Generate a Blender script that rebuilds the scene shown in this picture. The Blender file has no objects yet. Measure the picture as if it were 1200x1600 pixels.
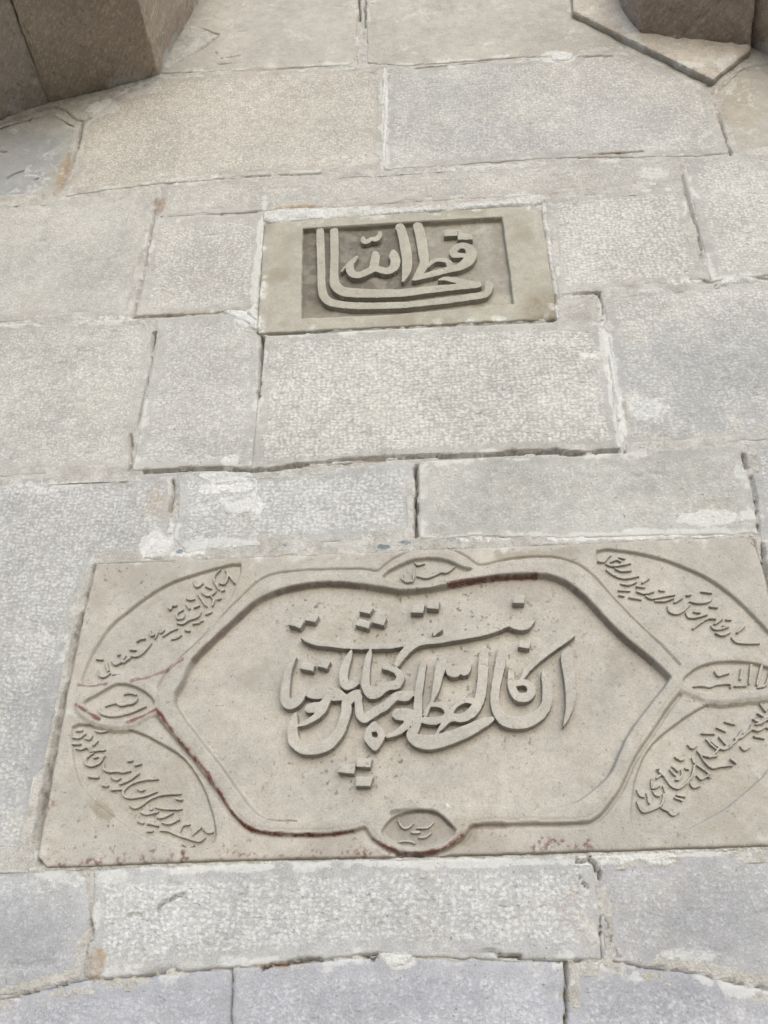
import bpy, bmesh, math, random
import numpy as np
from mathutils import Matrix, Vector

random.seed(7)
scene = bpy.context.scene
COL = scene.collection

# ------------------------------------------------------------------ camera
F = 1340.0                       # focal length in units of a 1200 x 1600 picture
DIST, EYE = 1.30, 1.60           # metres in front of the wall, eye height
u = np.array([5.0, -2297.0, F]); u /= np.linalg.norm(u)          # wall's up seen by the camera
h = np.array([1.0, -0.04, 0.0]); h[2] = -(h[0]*u[0]+h[1]*u[1])/u[2]; h /= np.linalg.norm(h)
n = np.cross(h, u)                                                # wall's outward normal
CAM_R = np.array([h, -n, u])     # rows: world X, Y, Z in camera (right, down, forward) axes
CAM_P = np.array([0.0, -DIST, EYE])
cam_data = bpy.data.cameras.new('camera')
cam = bpy.data.objects.new('camera', cam_data); COL.objects.link(cam)
right, down, fwd = CAM_R[:, 0], CAM_R[:, 1], CAM_R[:, 2]
M = Matrix(((right[0], -down[0], -fwd[0], CAM_P[0]),
            (right[1], -down[1], -fwd[1], CAM_P[1]),
            (right[2], -down[2], -fwd[2], CAM_P[2]), (0, 0, 0, 1)))
cam.matrix_world = M
cam_data.sensor_fit = 'VERTICAL'; cam_data.sensor_height = 36.0
cam_data.lens = F/1600*36.0
cam_data.clip_start = 0.01; cam_data.clip_end = 500
scene.camera = cam

# ------------------------------------------------------------------ light
SUN_EL, SUN_AZ = math.radians(21), math.radians(12)    # azimuth measured from the wall's outward normal to the right
world = bpy.data.worlds.new('World'); scene.world = world; world.use_nodes = True
wn = world.node_tree; wn.nodes.clear()
sky = wn.nodes.new('ShaderNodeTexSky'); sky.sky_type = 'NISHITA'; sky.sun_disc = False
sky.sun_elevation = SUN_EL; sky.sun_rotation = math.pi - SUN_AZ
sky.air_density = 1.0; sky.dust_density = 1.0; sky.ozone_density = 1.0
bg = wn.nodes.new('ShaderNodeBackground'); bg.inputs['Strength'].default_value = 0.11
wo = wn.nodes.new('ShaderNodeOutputWorld')
wn.links.new(sky.outputs[0], bg.inputs[0]); wn.links.new(bg.outputs[0], wo.inputs[0])
sl = bpy.data.lights.new('sun', 'SUN'); sl.energy = 1.5; sl.angle = math.radians(60); sl.color = (1.0, 0.985, 0.96)
sun = bpy.data.objects.new('sun', sl); COL.objects.link(sun)
sd = Vector((math.cos(SUN_EL)*math.sin(SUN_AZ), -math.cos(SUN_EL)*math.cos(SUN_AZ), math.sin(SUN_EL)))
sun.rotation_euler = sd.to_track_quat('Z', 'Y').to_euler(); sun.location = sd*30
vs = scene.view_settings
vs.view_transform = 'Standard'; vs.look = 'None'; vs.gamma = 1.0; vs.use_curve_mapping = False
vs.exposure = 1.0

# ------------------------------------------------------------------ helpers
def ray(px, py):
    d = np.array([(px-600)/F, (py-800)/F, 1.0])
    return CAM_R @ d
def W(px, py, out=0.0):
    """photograph position -> (X, Z) on the plane `out` metres in front of the wall"""
    d = ray(px, py); t = (-out-CAM_P[1])/d[1]
    return CAM_P[0]+t*d[0], CAM_P[2]+t*d[2]
def PW(pts, out=0.0): return np.array([W(p[0], p[1], out) for p in pts])
def scale_at(px, py, out=0.0):
    a = W(px-2, py, out); b = W(px+2, py, out); return (b[0]-a[0])/4

def lin(c):
    c = np.array(c, float)/255.0
    return np.where(c <= .04045, c/12.92, ((c+.055)/1.055)**2.4)

def hash2(ix, iy, seed):
    v = (ix.astype(np.int64)*374761393 + iy.astype(np.int64)*668265263 + seed*1442695041) & 0xffffffff
    v = ((v ^ (v >> 13))*1274126177) & 0xffffffff
    return ((v ^ (v >> 16)) & 0xffff)/65535.0
def vnoise(x, y, s, seed=0):
    x = x/s; y = y/s
    ix = np.floor(x); iy = np.floor(y); fx = x-ix; fy = y-iy
    fx = fx*fx*(3-2*fx); fy = fy*fy*(3-2*fy)
    a = hash2(ix, iy, seed); b = hash2(ix+1, iy, seed); c = hash2(ix, iy+1, seed); d = hash2(ix+1, iy+1, seed)
    return (a*(1-fx)+b*fx)*(1-fy)+(c*(1-fx)+d*fx)*fy
def fbm(x, y, s, seed=0, o=3):
    r = 0; a = 1; t = 0
    for k in range(o):
        r = r+a*vnoise(x+k*7.3, y-k*3.1, s/(2**k), seed+k*17); t += a; a *= .55
    return r/t*2-1
def sstep(a, b, x):
    t = np.clip((x-a)/(b-a), 0, 1); return t*t*(3-2*t)

def catmull(pts, sub=4, closed=False):
    P = np.array(pts, float); N = len(P); out = []
    if N < 3 and not closed: return P
    rng = N if closed else N-1
    for i in range(rng):
        if closed: p0, p1, p2, p3 = P[(i-1) % N], P[i], P[(i+1) % N], P[(i+2) % N]
        else: p0, p1, p2, p3 = P[max(i-1, 0)], P[i], P[i+1], P[min(i+2, N-1)]
        for k in range(sub):
            t = k/sub
            out.append(.5*((2*p1)+(-p0+p2)*t+(2*p0-5*p1+4*p2-p3)*t*t+(-p0+3*p1-3*p2+p3)*t**3))
    if not closed: out.append(P[-1])
    return np.array(out)

def sdf_poly(poly, X, Z):
    """signed distance, positive inside"""
    d = np.full(X.shape, 1e9); ins = np.zeros(X.shape, bool); N = len(poly)
    for i in range(N):
        ax, az = poly[i]; bx, bz = poly[(i+1) % N]
        ex, ez = bx-ax, bz-az; L = ex*ex+ez*ez+1e-14
        t = np.clip(((X-ax)*ex+(Z-az)*ez)/L, 0, 1)
        d = np.minimum(d, (X-ax-t*ex)**2+(Z-az-t*ez)**2)
        if az != bz:
            c = ((az > Z) != (bz > Z)) & (X < (bx-ax)*(Z-az)/(bz-az)+ax)
            ins ^= c
    d = np.sqrt(d)
    return np.where(ins, d, -d)
def sdf_stroke(st, X, Z):
    """st: rows (x, z, r); positive inside"""
    d = np.full(X.shape, -1e9)
    if len(st) == 1: st = np.vstack([st, st+1e-6])
    for i in range(len(st)-1):
        ax, az, ar = st[i]; bx, bz, br = st[i+1]
        ex, ez = bx-ax, bz-az; L = ex*ex+ez*ez+1e-14
        t = np.clip(((X-ax)*ex+(Z-az)*ez)/L, 0, 1)
        d = np.maximum(d, ar+(br-ar)*t-np.hypot(X-ax-t*ex, Z-az-t*ez))
    return d
def dist_line(pl, X, Z):
    s = np.column_stack([pl, np.zeros(len(pl))]); return -sdf_stroke(s, X, Z)

def empty(name, loc, label, cat):
    o = bpy.data.objects.new(name, None); COL.objects.link(o); o.location = loc
    o.empty_display_size = .1
    o['label'] = label; o['category'] = cat
    return o

def grid_object(name, mat, parent, X, Z, H, keep, col=None, sharp=None, tint=(1, 1, 1), facemask=None):
    """relief mesh from a node grid: one quad wherever its four corners are kept"""
    fk = keep[:-1, :-1] & keep[1:, :-1] & keep[1:, 1:] & keep[:-1, 1:]
    if facemask is not None: fk &= facemask
    if not fk.any(): return None
    used = np.zeros(keep.shape, bool)
    used[:-1, :-1] |= fk; used[1:, :-1] |= fk; used[1:, 1:] |= fk; used[:-1, 1:] |= fk
    idx = np.full(keep.shape, -1, np.int64); nv = int(used.sum()); idx[used] = np.arange(nv)
    co = np.column_stack([X[used], -H[used], Z[used]]).astype(np.float32)
    i, j = np.nonzero(fk)
    q = np.column_stack([idx[i, j], idx[i+1, j], idx[i+1, j+1], idx[i, j+1]]).astype(np.int32)   # axis 0 = X, axis 1 = Z
    me = bpy.data.meshes.new(name)
    me.vertices.add(nv); me.vertices.foreach_set('co', co.ravel())
    me.loops.add(len(q)*4); me.loops.foreach_set('vertex_index', q.ravel())
    me.polygons.add(len(q))
    me.polygons.foreach_set('loop_start', np.arange(0, len(q)*4, 4, dtype=np.int32))
    me.polygons.foreach_set('use_smooth', np.ones(len(q), bool))
    me.update(calc_edges=True)
    if col is not None:
        a = me.color_attributes.new('marks', 'FLOAT_COLOR', 'POINT')
        c = np.column_stack([ch[used] for ch in col]).astype(np.float32)
        a.data.foreach_set('color', c.ravel())
    if sharp: me.set_sharp_from_angle(angle=math.radians(sharp))
    me.materials.append(mat)
    o = bpy.data.objects.new(name, me); COL.objects.link(o)
    o.color = (*tint, 1)
    if parent:
        o.parent = parent
        p = parent
        base = Vector((0, 0, 0))
        while p: base += p.location; p = p.parent
        o.location = -base
    return o
def mkgrid(x0, x1, z0, z1, s):
    xs = np.arange(x0, x1+s, s); zs = np.arange(z0, z1+s, s)
    return np.meshgrid(xs, zs, indexing='ij')
def snap(X, Z, S, s):
    """move nodes that lie near the outline onto it"""
    gx, gz = np.gradient(S, s); g = np.hypot(gx, gz)+1e-6
    m = np.abs(S) < .55*s; far = (S <= -.55*s) & (S > -1.75*s)
    X2 = X.copy(); Z2 = Z.copy()
    X2[m] -= (S*gx/g/g)[m]; Z2[m] -= (S*gz/g/g)[m]
    S2 = S.copy(); S2[m] = 0
    k = (-S-.8*s)/g
    X2[far] += (k*gx/g)[far]; Z2[far] += (k*gz/g)[far]; S2[far] = -1.0*s
    return X2, Z2, S2
def components(mask):
    lab = np.zeros(mask.shape, np.int32); k = 0
    ii, jj = np.nonzero(mask)
    for a, b in zip(ii.tolist(), jj.tolist()):
        if lab[a, b]: continue
        k += 1; lab[a, b] = k; st = [(a, b)]
        while st:
            x, y = st.pop()
            for dx in (-1, 0, 1):
                for dy in (-1, 0, 1):
                    p, q = x+dx, y+dy
                    if 0 <= p < mask.shape[0] and 0 <= q < mask.shape[1] and mask[p, q] and not lab[p, q]:
                        lab[p, q] = k; st.append((p, q))
    return lab, k

# ------------------------------------------------------------------ materials
def nt(m):
    m.use_nodes = True; t = m.node_tree; t.nodes.clear(); return t
class G:
    def __init__(s, name):
        s.m = bpy.data.materials.new(name); s.t = nt(s.m)
        s.out = s.n('ShaderNodeOutputMaterial'); s.b = s.n('ShaderNodeBsdfPrincipled')
        s.l(s.b.outputs[0], s.out.inputs[0])
        tc = s.n('ShaderNodeTexCoord'); s.co = tc.outputs['Object']
    def n(s, typ, **k):
        x = s.t.nodes.new(typ)
        for a, b in k.items(): setattr(x, a, b)
        return x
    def l(s, a, b): s.t.links.new(a, b)
    def put(s, sock, v):
        if hasattr(v, 'links'): s.l(v, sock)
        else: sock.default_value = v
    def noise(s, sc, det=4, rough=.6, co=None, dist=0):
        x = s.n('ShaderNodeTexNoise'); x.inputs['Scale'].default_value = sc; x.inputs['Detail'].default_value = det
        x.inputs['Roughness'].default_value = rough; x.inputs['Distortion'].default_value = dist
        s.l(co or s.co, x.inputs['Vector']); return x.outputs[0]
    def math(s, op, a, b=0.0, clamp=False):
        x = s.n('ShaderNodeMath', operation=op, use_clamp=clamp); s.put(x.inputs[0], a); s.put(x.inputs[1], b); return x.outputs[0]
    def mr(s, v, a, b, c=0.0, d=1.0):
        x = s.n('ShaderNodeMapRange'); x.interpolation_type = 'SMOOTHSTEP'
        s.put(x.inputs[0], v)
        for i, q in enumerate((a, b, c, d)): x.inputs[i+1].default_value = q
        return x.outputs[0]
    def mix(s, f, a, b, mode='MIX'):
        x = s.n('ShaderNodeMix', data_type='RGBA', blend_type=mode)
        s.put(x.inputs[0], f); s.put(x.inputs[6], a); s.put(x.inputs[7], b); return x.outputs[2]
    def marks(s):
        x = s.n('ShaderNodeAttribute', attribute_name='marks'); sp = s.n('ShaderNodeSeparateColor')
        s.l(x.outputs['Color'], sp.inputs[0]); return sp.outputs[0], sp.outputs[1], sp.outputs[2], x.outputs['Alpha']
    def mulv(s, col, v):
        c = s.n('ShaderNodeCombineColor')
        for i in range(3): s.l(v, c.inputs[i])
        return s.mix(1.0, col, c.outputs[0], 'MULTIPLY')
    def bump(s, hgt, strength, dist, prev=None):
        x = s.n('ShaderNodeBump'); x.inputs['Strength'].default_value = strength; x.inputs['Distance'].default_value = dist
        s.l(hgt, x.inputs['Height'])
        if prev is not None: s.l(prev, x.inputs['Normal'])
        return x.outputs[0]
def C4(r, g, b, k=1.0):
    c = lin((r, g, b))*k; return (float(c[0]), float(c[1]), float(c[2]), 1)

def stone_material():
    """pecked ashlar: tint from the object, marks = lime, smooth margin, grey vein, ochre"""
    g = G('pecked_stone')
    lime, margin, grey, ochre = g.marks()
    oi = g.n('ShaderNodeObjectInfo'); oi0 = oi
    # warped coordinates so that the tool marks do not line up perfectly
    wv = g.n('ShaderNodeTexNoise'); wv.inputs['Scale'].default_value = 14; wv.inputs['Detail'].default_value = 2
    g.l(g.co, wv.inputs['Vector'])
    sub = g.n('ShaderNodeVectorMath', operation='SUBTRACT'); g.l(wv.outputs['Color'], sub.inputs[0]); sub.inputs[1].default_value = (.5, .5, .5)
    sc = g.n('ShaderNodeVectorMath', operation='SCALE'); g.l(sub.outputs[0], sc.inputs[0]); sc.inputs['Scale'].default_value = .022
    add = g.n('ShaderNodeVectorMath', operation='ADD'); g.l(g.co, add.inputs[0]); g.l(sc.outputs[0], add.inputs[1])
    sx = g.n('ShaderNodeSeparateXYZ'); g.l(add.outputs[0], sx.inputs[0])
    cx_ = g.n('ShaderNodeCombineXYZ')
    g.l(g.math('ADD', sx.outputs[0], g.math('MULTIPLY', sx.outputs[1], .7)), cx_.inputs[0])
    g.l(g.math('ADD', g.math('MULTIPLY', sx.outputs[2], 1.2), g.math('MULTIPLY', sx.outputs[1], .6)), cx_.inputs[1])
    vo = g.n('ShaderNodeTexVoronoi', feature='F1', voronoi_dimensions='2D'); vo.inputs['Scale'].default_value = 138; vo.inputs['Randomness'].default_value = .75
    g.l(cx_.outputs[0], vo.inputs['Vector'])
    g.l(g.mr(oi.outputs['Random'], 0, 1, 150, 112), vo.inputs['Scale']); g.l(g.mr(oi.outputs['Random'], 0, 1, .95, .5), vo.inputs['Randomness'])
    vd = vo.outputs['Distance']
    rnd = g.n('ShaderNodeSeparateColor'); g.l(vo.outputs['Color'], rnd.inputs[0])
    vd = g.math('ADD', vd, g.math('MULTIPLY', g.math('SUBTRACT', g.noise(165, 3, .7), .5), 1.05))
    dot = g.mr(vd, .10, .62, 1, 0)
    dot = g.math('MULTIPLY', dot, g.mr(rnd.outputs[0], 0.05, .9, .55, 1))
    mp3 = g.n('ShaderNodeMapping'); mp3.inputs['Scale'].default_value = (1.0, .8, 1.25); g.l(add.outputs[0], mp3.inputs[0])
    clump = g.noise(125, 3, .62, co=mp3.outputs[0])
    dot = g.math('ADD', g.math('MULTIPLY', dot, .55), g.math('MULTIPLY', g.mr(clump, .36, .64), .5))
    fineN = g.noise(420, 3, .7); midN = g.noise(38, 4, .65); bigN = g.noise(5.5, 5, .6); patchN = g.noise(13, 5, .7, dist=.6)
    pk = g.math('MULTIPLY', g.mr(margin, 0, 1, 1.0, .25), g.mr(midN, .3, .6, .85, 1.0))
    pk = g.math('MULTIPLY', pk, g.mr(oi0.outputs['Random'], 0, 1, .6, 1.05))
    dotm = g.math('MULTIPLY', dot, pk)
    base = oi.outputs['Color']
    v = g.math('ADD', g.mr(bigN, .3, .7, .90, 1.08), g.mr(midN, .25, .75, -.075, .075))
    v = g.math('ADD', v, g.mr(fineN, .25, .75, -.14, .13))
    v = g.math('ADD', v, g.mr(dotm, .12, .95, -.17, .22))
    c = g.mulv(base, v)
    # greyer / warmer drifts inside one block
    c = g.mix(g.math('MULTIPLY', g.mr(patchN, .48, .70), .22), c, g.mix(.8, c, C4(188, 182, 168, .8)), 'MIX')
    c = g.mix(g.math('MULTIPLY', grey, g.mr(patchN, .35, .6, .5, 1)), c, C4(140, 146, 154, .75))
    c = g.mix(g.mr(g.math('ADD', ochre, g.math('MULTIPLY', g.math('SUBTRACT', g.noise(60, 5, .75), .5), .9)), .15, .9, 0, .9), c, C4(176, 150, 112, .66))
    # pale skin of limewash caught on the high spots, small dark pits
    lm = g.math('ADD', lime, g.math('MULTIPLY', margin, g.mr(patchN, .44, .64, 0, .6)))
    lm = g.math('MULTIPLY', g.math('MINIMUM', lm, 1.0), 1.0)
    lm = g.math('MULTIPLY', g.mr(g.math('ADD', lm, g.math('MULTIPLY', g.math('SUBTRACT', g.noise(85, 5, .75), .5), 1.5)), .28, .74), .8)
    lm = g.math('MULTIPLY', lm, g.mr(dotm, 0, .8, .55, 1))
    c = g.mix(lm, c, C4(226, 227, 225, .74))
    tn = g.n('ShaderNodeTexNoise'); tn.inputs['Scale'].default_value = 1; tn.inputs['Detail'].default_value = 2
    mp2 = g.n('ShaderNodeMapping'); mp2.inputs['Scale'].default_value = (85, 60, 190); mp2.inputs['Rotation'].default_value = (0, .25, 0)
    g.l(g.co, mp2.inputs[0]); g.l(mp2.outputs[0], tn.inputs['Vector'])
    dash = g.math('MULTIPLY', g.mr(tn.outputs[0], .60, .74), pk)
    c = g.mix(g.math('MULTIPLY', dash, .5), c, C4(112, 110, 108, .7))
    pitN = g.noise(150, 2, .5); pit = g.mr(pitN, .70, .76)
    c = g.mix(g.math('MULTIPLY', pit, .55), c, C4(96, 90, 84, .7))
    g.l(c, g.b.inputs['Base Color']); g.b.inputs['Roughness'].default_value = .92
    g.b.inputs['Specular IOR Level'].default_value = .2
    b = g.bump(dotm, .55, .0016)
    b = g.bump(midN, .5, .004, b); b = g.bump(fineN, .55, .0012, b)
    g.l(b, g.b.inputs['Normal'])
    return g.m

def mortar_material(name, ca, cb, rough=.004):
    g = G(name)
    lime, margin, grey, ochre = g.marks()
    a = g.noise(22, 5, .7); f = g.noise(260, 4, .75); m = g.noise(75, 4, .7)
    c = g.mix(g.mr(a, .35, .65), ca, cb)
    v = g.math('ADD', g.mr(f, .25, .75, .86, 1.12), g.mr(m, .3, .7, -.08, .06))
    c = g.mulv(c, v)
    c = g.mix(g.mr(g.math('ADD', lime, g.math('MULTIPLY', g.math('SUBTRACT', m, .5), 1.6)), .35, .7, 0, .9), c, C4(228, 229, 227, .74))
    c = g.mix(g.mr(g.math('ADD', grey, g.math('MULTIPLY', g.math('SUBTRACT', m, .5), 2.2)), .55, .95, 0, .7), c, C4(84, 112, 132, .7))
    c = g.mix(g.math('MULTIPLY', ochre, g.mr(m, .35, .6, .4, 1)), c, C4(150, 118, 84, .66))
    g.l(c, g.b.inputs['Base Color']); g.b.inputs['Roughness'].default_value = .95
    g.b.inputs['Specular IOR Level'].default_value = .15
    b = g.bump(m, 1.0, rough*1.3); b = g.bump(f, 1.0, .0022, b)
    g.l(b, g.b.inputs['Normal'])
    return g.m

def marble_material(name, ca, cb, dark, pits=.625):
    """smoother carved stone: marks = red paint, dark dirt, lime, green-brown stain"""
    g = G(name)
    red, dirt, lime, stain = g.marks()
    a = g.noise(7, 6, .65, dist=.4); m = g.noise(48, 5, .7); f = g.noise(380, 4, .75); p = g.noise(170, 3, .6)
    c = g.mix(g.mr(a, .3, .7), ca, cb)
    v = g.math('ADD', g.mr(f, .28, .72, .85, 1.13), g.mr(m, .28, .72, -.095, .08))
    c = g.mulv(c, v)
    c = g.mix(g.math('MULTIPLY', g.mr(p, pits, pits+.07), .55), c, C4(*dark, .7))
    c = g.mix(g.math('MULTIPLY', g.mr(g.noise(110, 4, .75), .66, .74), .5), c, C4(222, 222, 218, .74))
    c = g.mix(g.math('MULTIPLY', stain, g.mr(m, .3, .65, .3, 1)), c, C4(134, 122, 98, .7))
    c = g.mix(g.math('MULTIPLY', dirt, g.mr(m, .25, .55, .55, 1)), c, C4(104, 96, 88, .66))
    c = g.mix(g.math('MULTIPLY', red, g.mr(p, .26, .44)), c, C4(108, 62, 55, .72))
    c = g.mix(g.math('MULTIPLY', lime, g.mr(g.noise(90, 5, .75), .38, .58, .2, 1)), c, C4(226, 227, 224, .74))
    g.l(c, g.b.inputs['Base Color']); g.b.inputs['Roughness'].default_value = .8
    g.b.inputs['Specular IOR Level'].default_value = .3
    b = g.bump(m, .35, .003); b = g.bump(f, .5, .0009, b)
    g.l(b, g.b.inputs['Normal'])
    return g.m

MAT_STONE = stone_material()
MAT_MORTAR = mortar_material('lime_mortar', C4(208, 206, 201, .73), C4(186, 183, 176, .71))
MAT_PATCH = mortar_material('white_lime_patch', C4(228, 229, 227, .76), C4(205, 205, 200, .74), .006)
MAT_SLAB = marble_material('carved_limestone', C4(184, 179, 170, .78), C4(168, 164, 157, .78), (120, 114, 106))
MAT_SLAB2 = marble_material('fine_sandstone', C4(180, 176, 163, .74), C4(169, 165, 154, .74), (118, 110, 100), .76)

# ------------------------------------------------------------------ ground
def ground():
    g = G('paving'); a = g.noise(.7, 6, .6); f = g.noise(30, 4, .7)
    g.l(g.mulv(g.mix(g.mr(a, .3, .7), C4(140, 134, 125, .62), C4(122, 117, 110, .62)), g.mr(f, .2, .8, .85, 1.1)), g.b.inputs['Base Color'])
    g.b.inputs['Roughness'].default_value = .9
    bm = bmesh.new()
    vs_ = [bm.verts.new(p) for p in ((-200, -400, 0), (200, -400, 0), (200, .4, 0), (-200, .4, 0))]
    bm.faces.new(vs_)
    me = bpy.data.meshes.new('ground'); bm.to_mesh(me); bm.free(); me.materials.append(g.m)
    o = bpy.data.objects.new('ground', me); COL.objects.link(o); o['kind'] = 'structure'
ground()

# ------------------------------------------------------------------ the wall
wall = empty('stone_wall', (0, 0, 0), 'pale pecked stone block wall with uneven lime mortar joints around the two carved plaques', 'wall')
LO, HI, LF, RT = 1900, -260, -380, 1580        # how far the masonry runs past the picture
SLAB_LOW = [(150, 880), (380, 871), (600, 862), (900, 849), (1158, 838), (1178, 843), (1196, 905), (1240, 1100), (1292, 1318),
            (900, 1331), (640, 1338), (350, 1344), (72, 1356), (58, 1340), (76, 1240), (104, 1085), (130, 962)]
SLAB_UP = [(412, 350), (436, 346), (640, 333), (790, 324), (832, 322), (846, 330), (856, 400), (868, 470), (869, 497), (850, 499), (640, 509), (404, 521), (402, 512)]
# (outline in the photograph, displayed colour, proud of wall in mm)
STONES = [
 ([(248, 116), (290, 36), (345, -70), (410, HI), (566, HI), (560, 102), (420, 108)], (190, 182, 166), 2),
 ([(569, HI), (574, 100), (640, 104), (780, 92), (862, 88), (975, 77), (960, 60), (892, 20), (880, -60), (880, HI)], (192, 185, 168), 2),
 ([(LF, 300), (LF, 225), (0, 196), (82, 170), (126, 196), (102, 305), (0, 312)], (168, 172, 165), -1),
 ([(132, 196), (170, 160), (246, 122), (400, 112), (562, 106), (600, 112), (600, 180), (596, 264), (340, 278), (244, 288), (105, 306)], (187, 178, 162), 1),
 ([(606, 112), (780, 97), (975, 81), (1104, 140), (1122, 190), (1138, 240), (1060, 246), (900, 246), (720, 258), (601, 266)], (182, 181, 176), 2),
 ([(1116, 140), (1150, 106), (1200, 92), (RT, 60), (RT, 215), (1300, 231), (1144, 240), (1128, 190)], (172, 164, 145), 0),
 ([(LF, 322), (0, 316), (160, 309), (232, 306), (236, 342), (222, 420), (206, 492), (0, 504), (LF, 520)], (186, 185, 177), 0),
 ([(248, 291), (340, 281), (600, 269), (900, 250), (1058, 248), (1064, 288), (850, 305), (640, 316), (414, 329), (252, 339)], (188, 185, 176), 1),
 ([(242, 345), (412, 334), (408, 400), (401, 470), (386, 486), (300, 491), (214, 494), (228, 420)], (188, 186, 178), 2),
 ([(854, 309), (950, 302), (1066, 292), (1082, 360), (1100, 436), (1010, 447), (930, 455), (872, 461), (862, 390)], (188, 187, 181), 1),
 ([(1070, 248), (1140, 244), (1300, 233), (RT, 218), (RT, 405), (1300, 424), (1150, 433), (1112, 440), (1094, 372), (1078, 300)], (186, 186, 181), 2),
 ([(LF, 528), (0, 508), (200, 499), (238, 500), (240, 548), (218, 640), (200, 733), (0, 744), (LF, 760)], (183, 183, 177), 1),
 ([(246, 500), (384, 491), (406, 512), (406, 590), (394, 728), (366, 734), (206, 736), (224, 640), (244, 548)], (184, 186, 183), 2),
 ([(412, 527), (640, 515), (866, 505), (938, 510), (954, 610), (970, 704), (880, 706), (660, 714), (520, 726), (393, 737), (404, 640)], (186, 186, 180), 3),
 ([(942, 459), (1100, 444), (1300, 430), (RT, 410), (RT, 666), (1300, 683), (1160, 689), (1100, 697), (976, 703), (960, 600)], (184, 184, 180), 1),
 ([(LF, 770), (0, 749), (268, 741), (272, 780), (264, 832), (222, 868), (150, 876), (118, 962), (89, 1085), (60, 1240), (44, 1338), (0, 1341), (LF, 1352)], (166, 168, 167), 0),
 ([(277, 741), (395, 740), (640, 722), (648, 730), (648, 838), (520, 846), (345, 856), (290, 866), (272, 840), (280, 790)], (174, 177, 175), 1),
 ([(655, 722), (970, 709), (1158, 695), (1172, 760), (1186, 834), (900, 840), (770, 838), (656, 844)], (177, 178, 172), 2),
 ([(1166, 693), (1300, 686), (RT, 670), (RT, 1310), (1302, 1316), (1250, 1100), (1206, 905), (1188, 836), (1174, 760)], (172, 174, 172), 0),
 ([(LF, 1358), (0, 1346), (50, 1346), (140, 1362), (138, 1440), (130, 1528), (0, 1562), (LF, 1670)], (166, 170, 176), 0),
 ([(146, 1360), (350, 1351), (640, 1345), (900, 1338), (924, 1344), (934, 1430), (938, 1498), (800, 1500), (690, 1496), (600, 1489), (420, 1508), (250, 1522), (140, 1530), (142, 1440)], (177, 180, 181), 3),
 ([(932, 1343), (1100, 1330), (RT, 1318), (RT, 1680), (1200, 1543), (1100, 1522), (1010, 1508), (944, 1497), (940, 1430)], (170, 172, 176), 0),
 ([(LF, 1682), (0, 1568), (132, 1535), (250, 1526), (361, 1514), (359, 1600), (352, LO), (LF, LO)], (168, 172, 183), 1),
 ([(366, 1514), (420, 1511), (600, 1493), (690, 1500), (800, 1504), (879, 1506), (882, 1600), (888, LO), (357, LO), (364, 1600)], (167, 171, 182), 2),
 ([(889, 1506), (944, 1503), (1010, 1514), (1100, 1528), (1200, 1550), (RT, 1695), (RT, LO), (893, LO), (888, 1600)], (167, 170, 180), 1),
]
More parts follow.
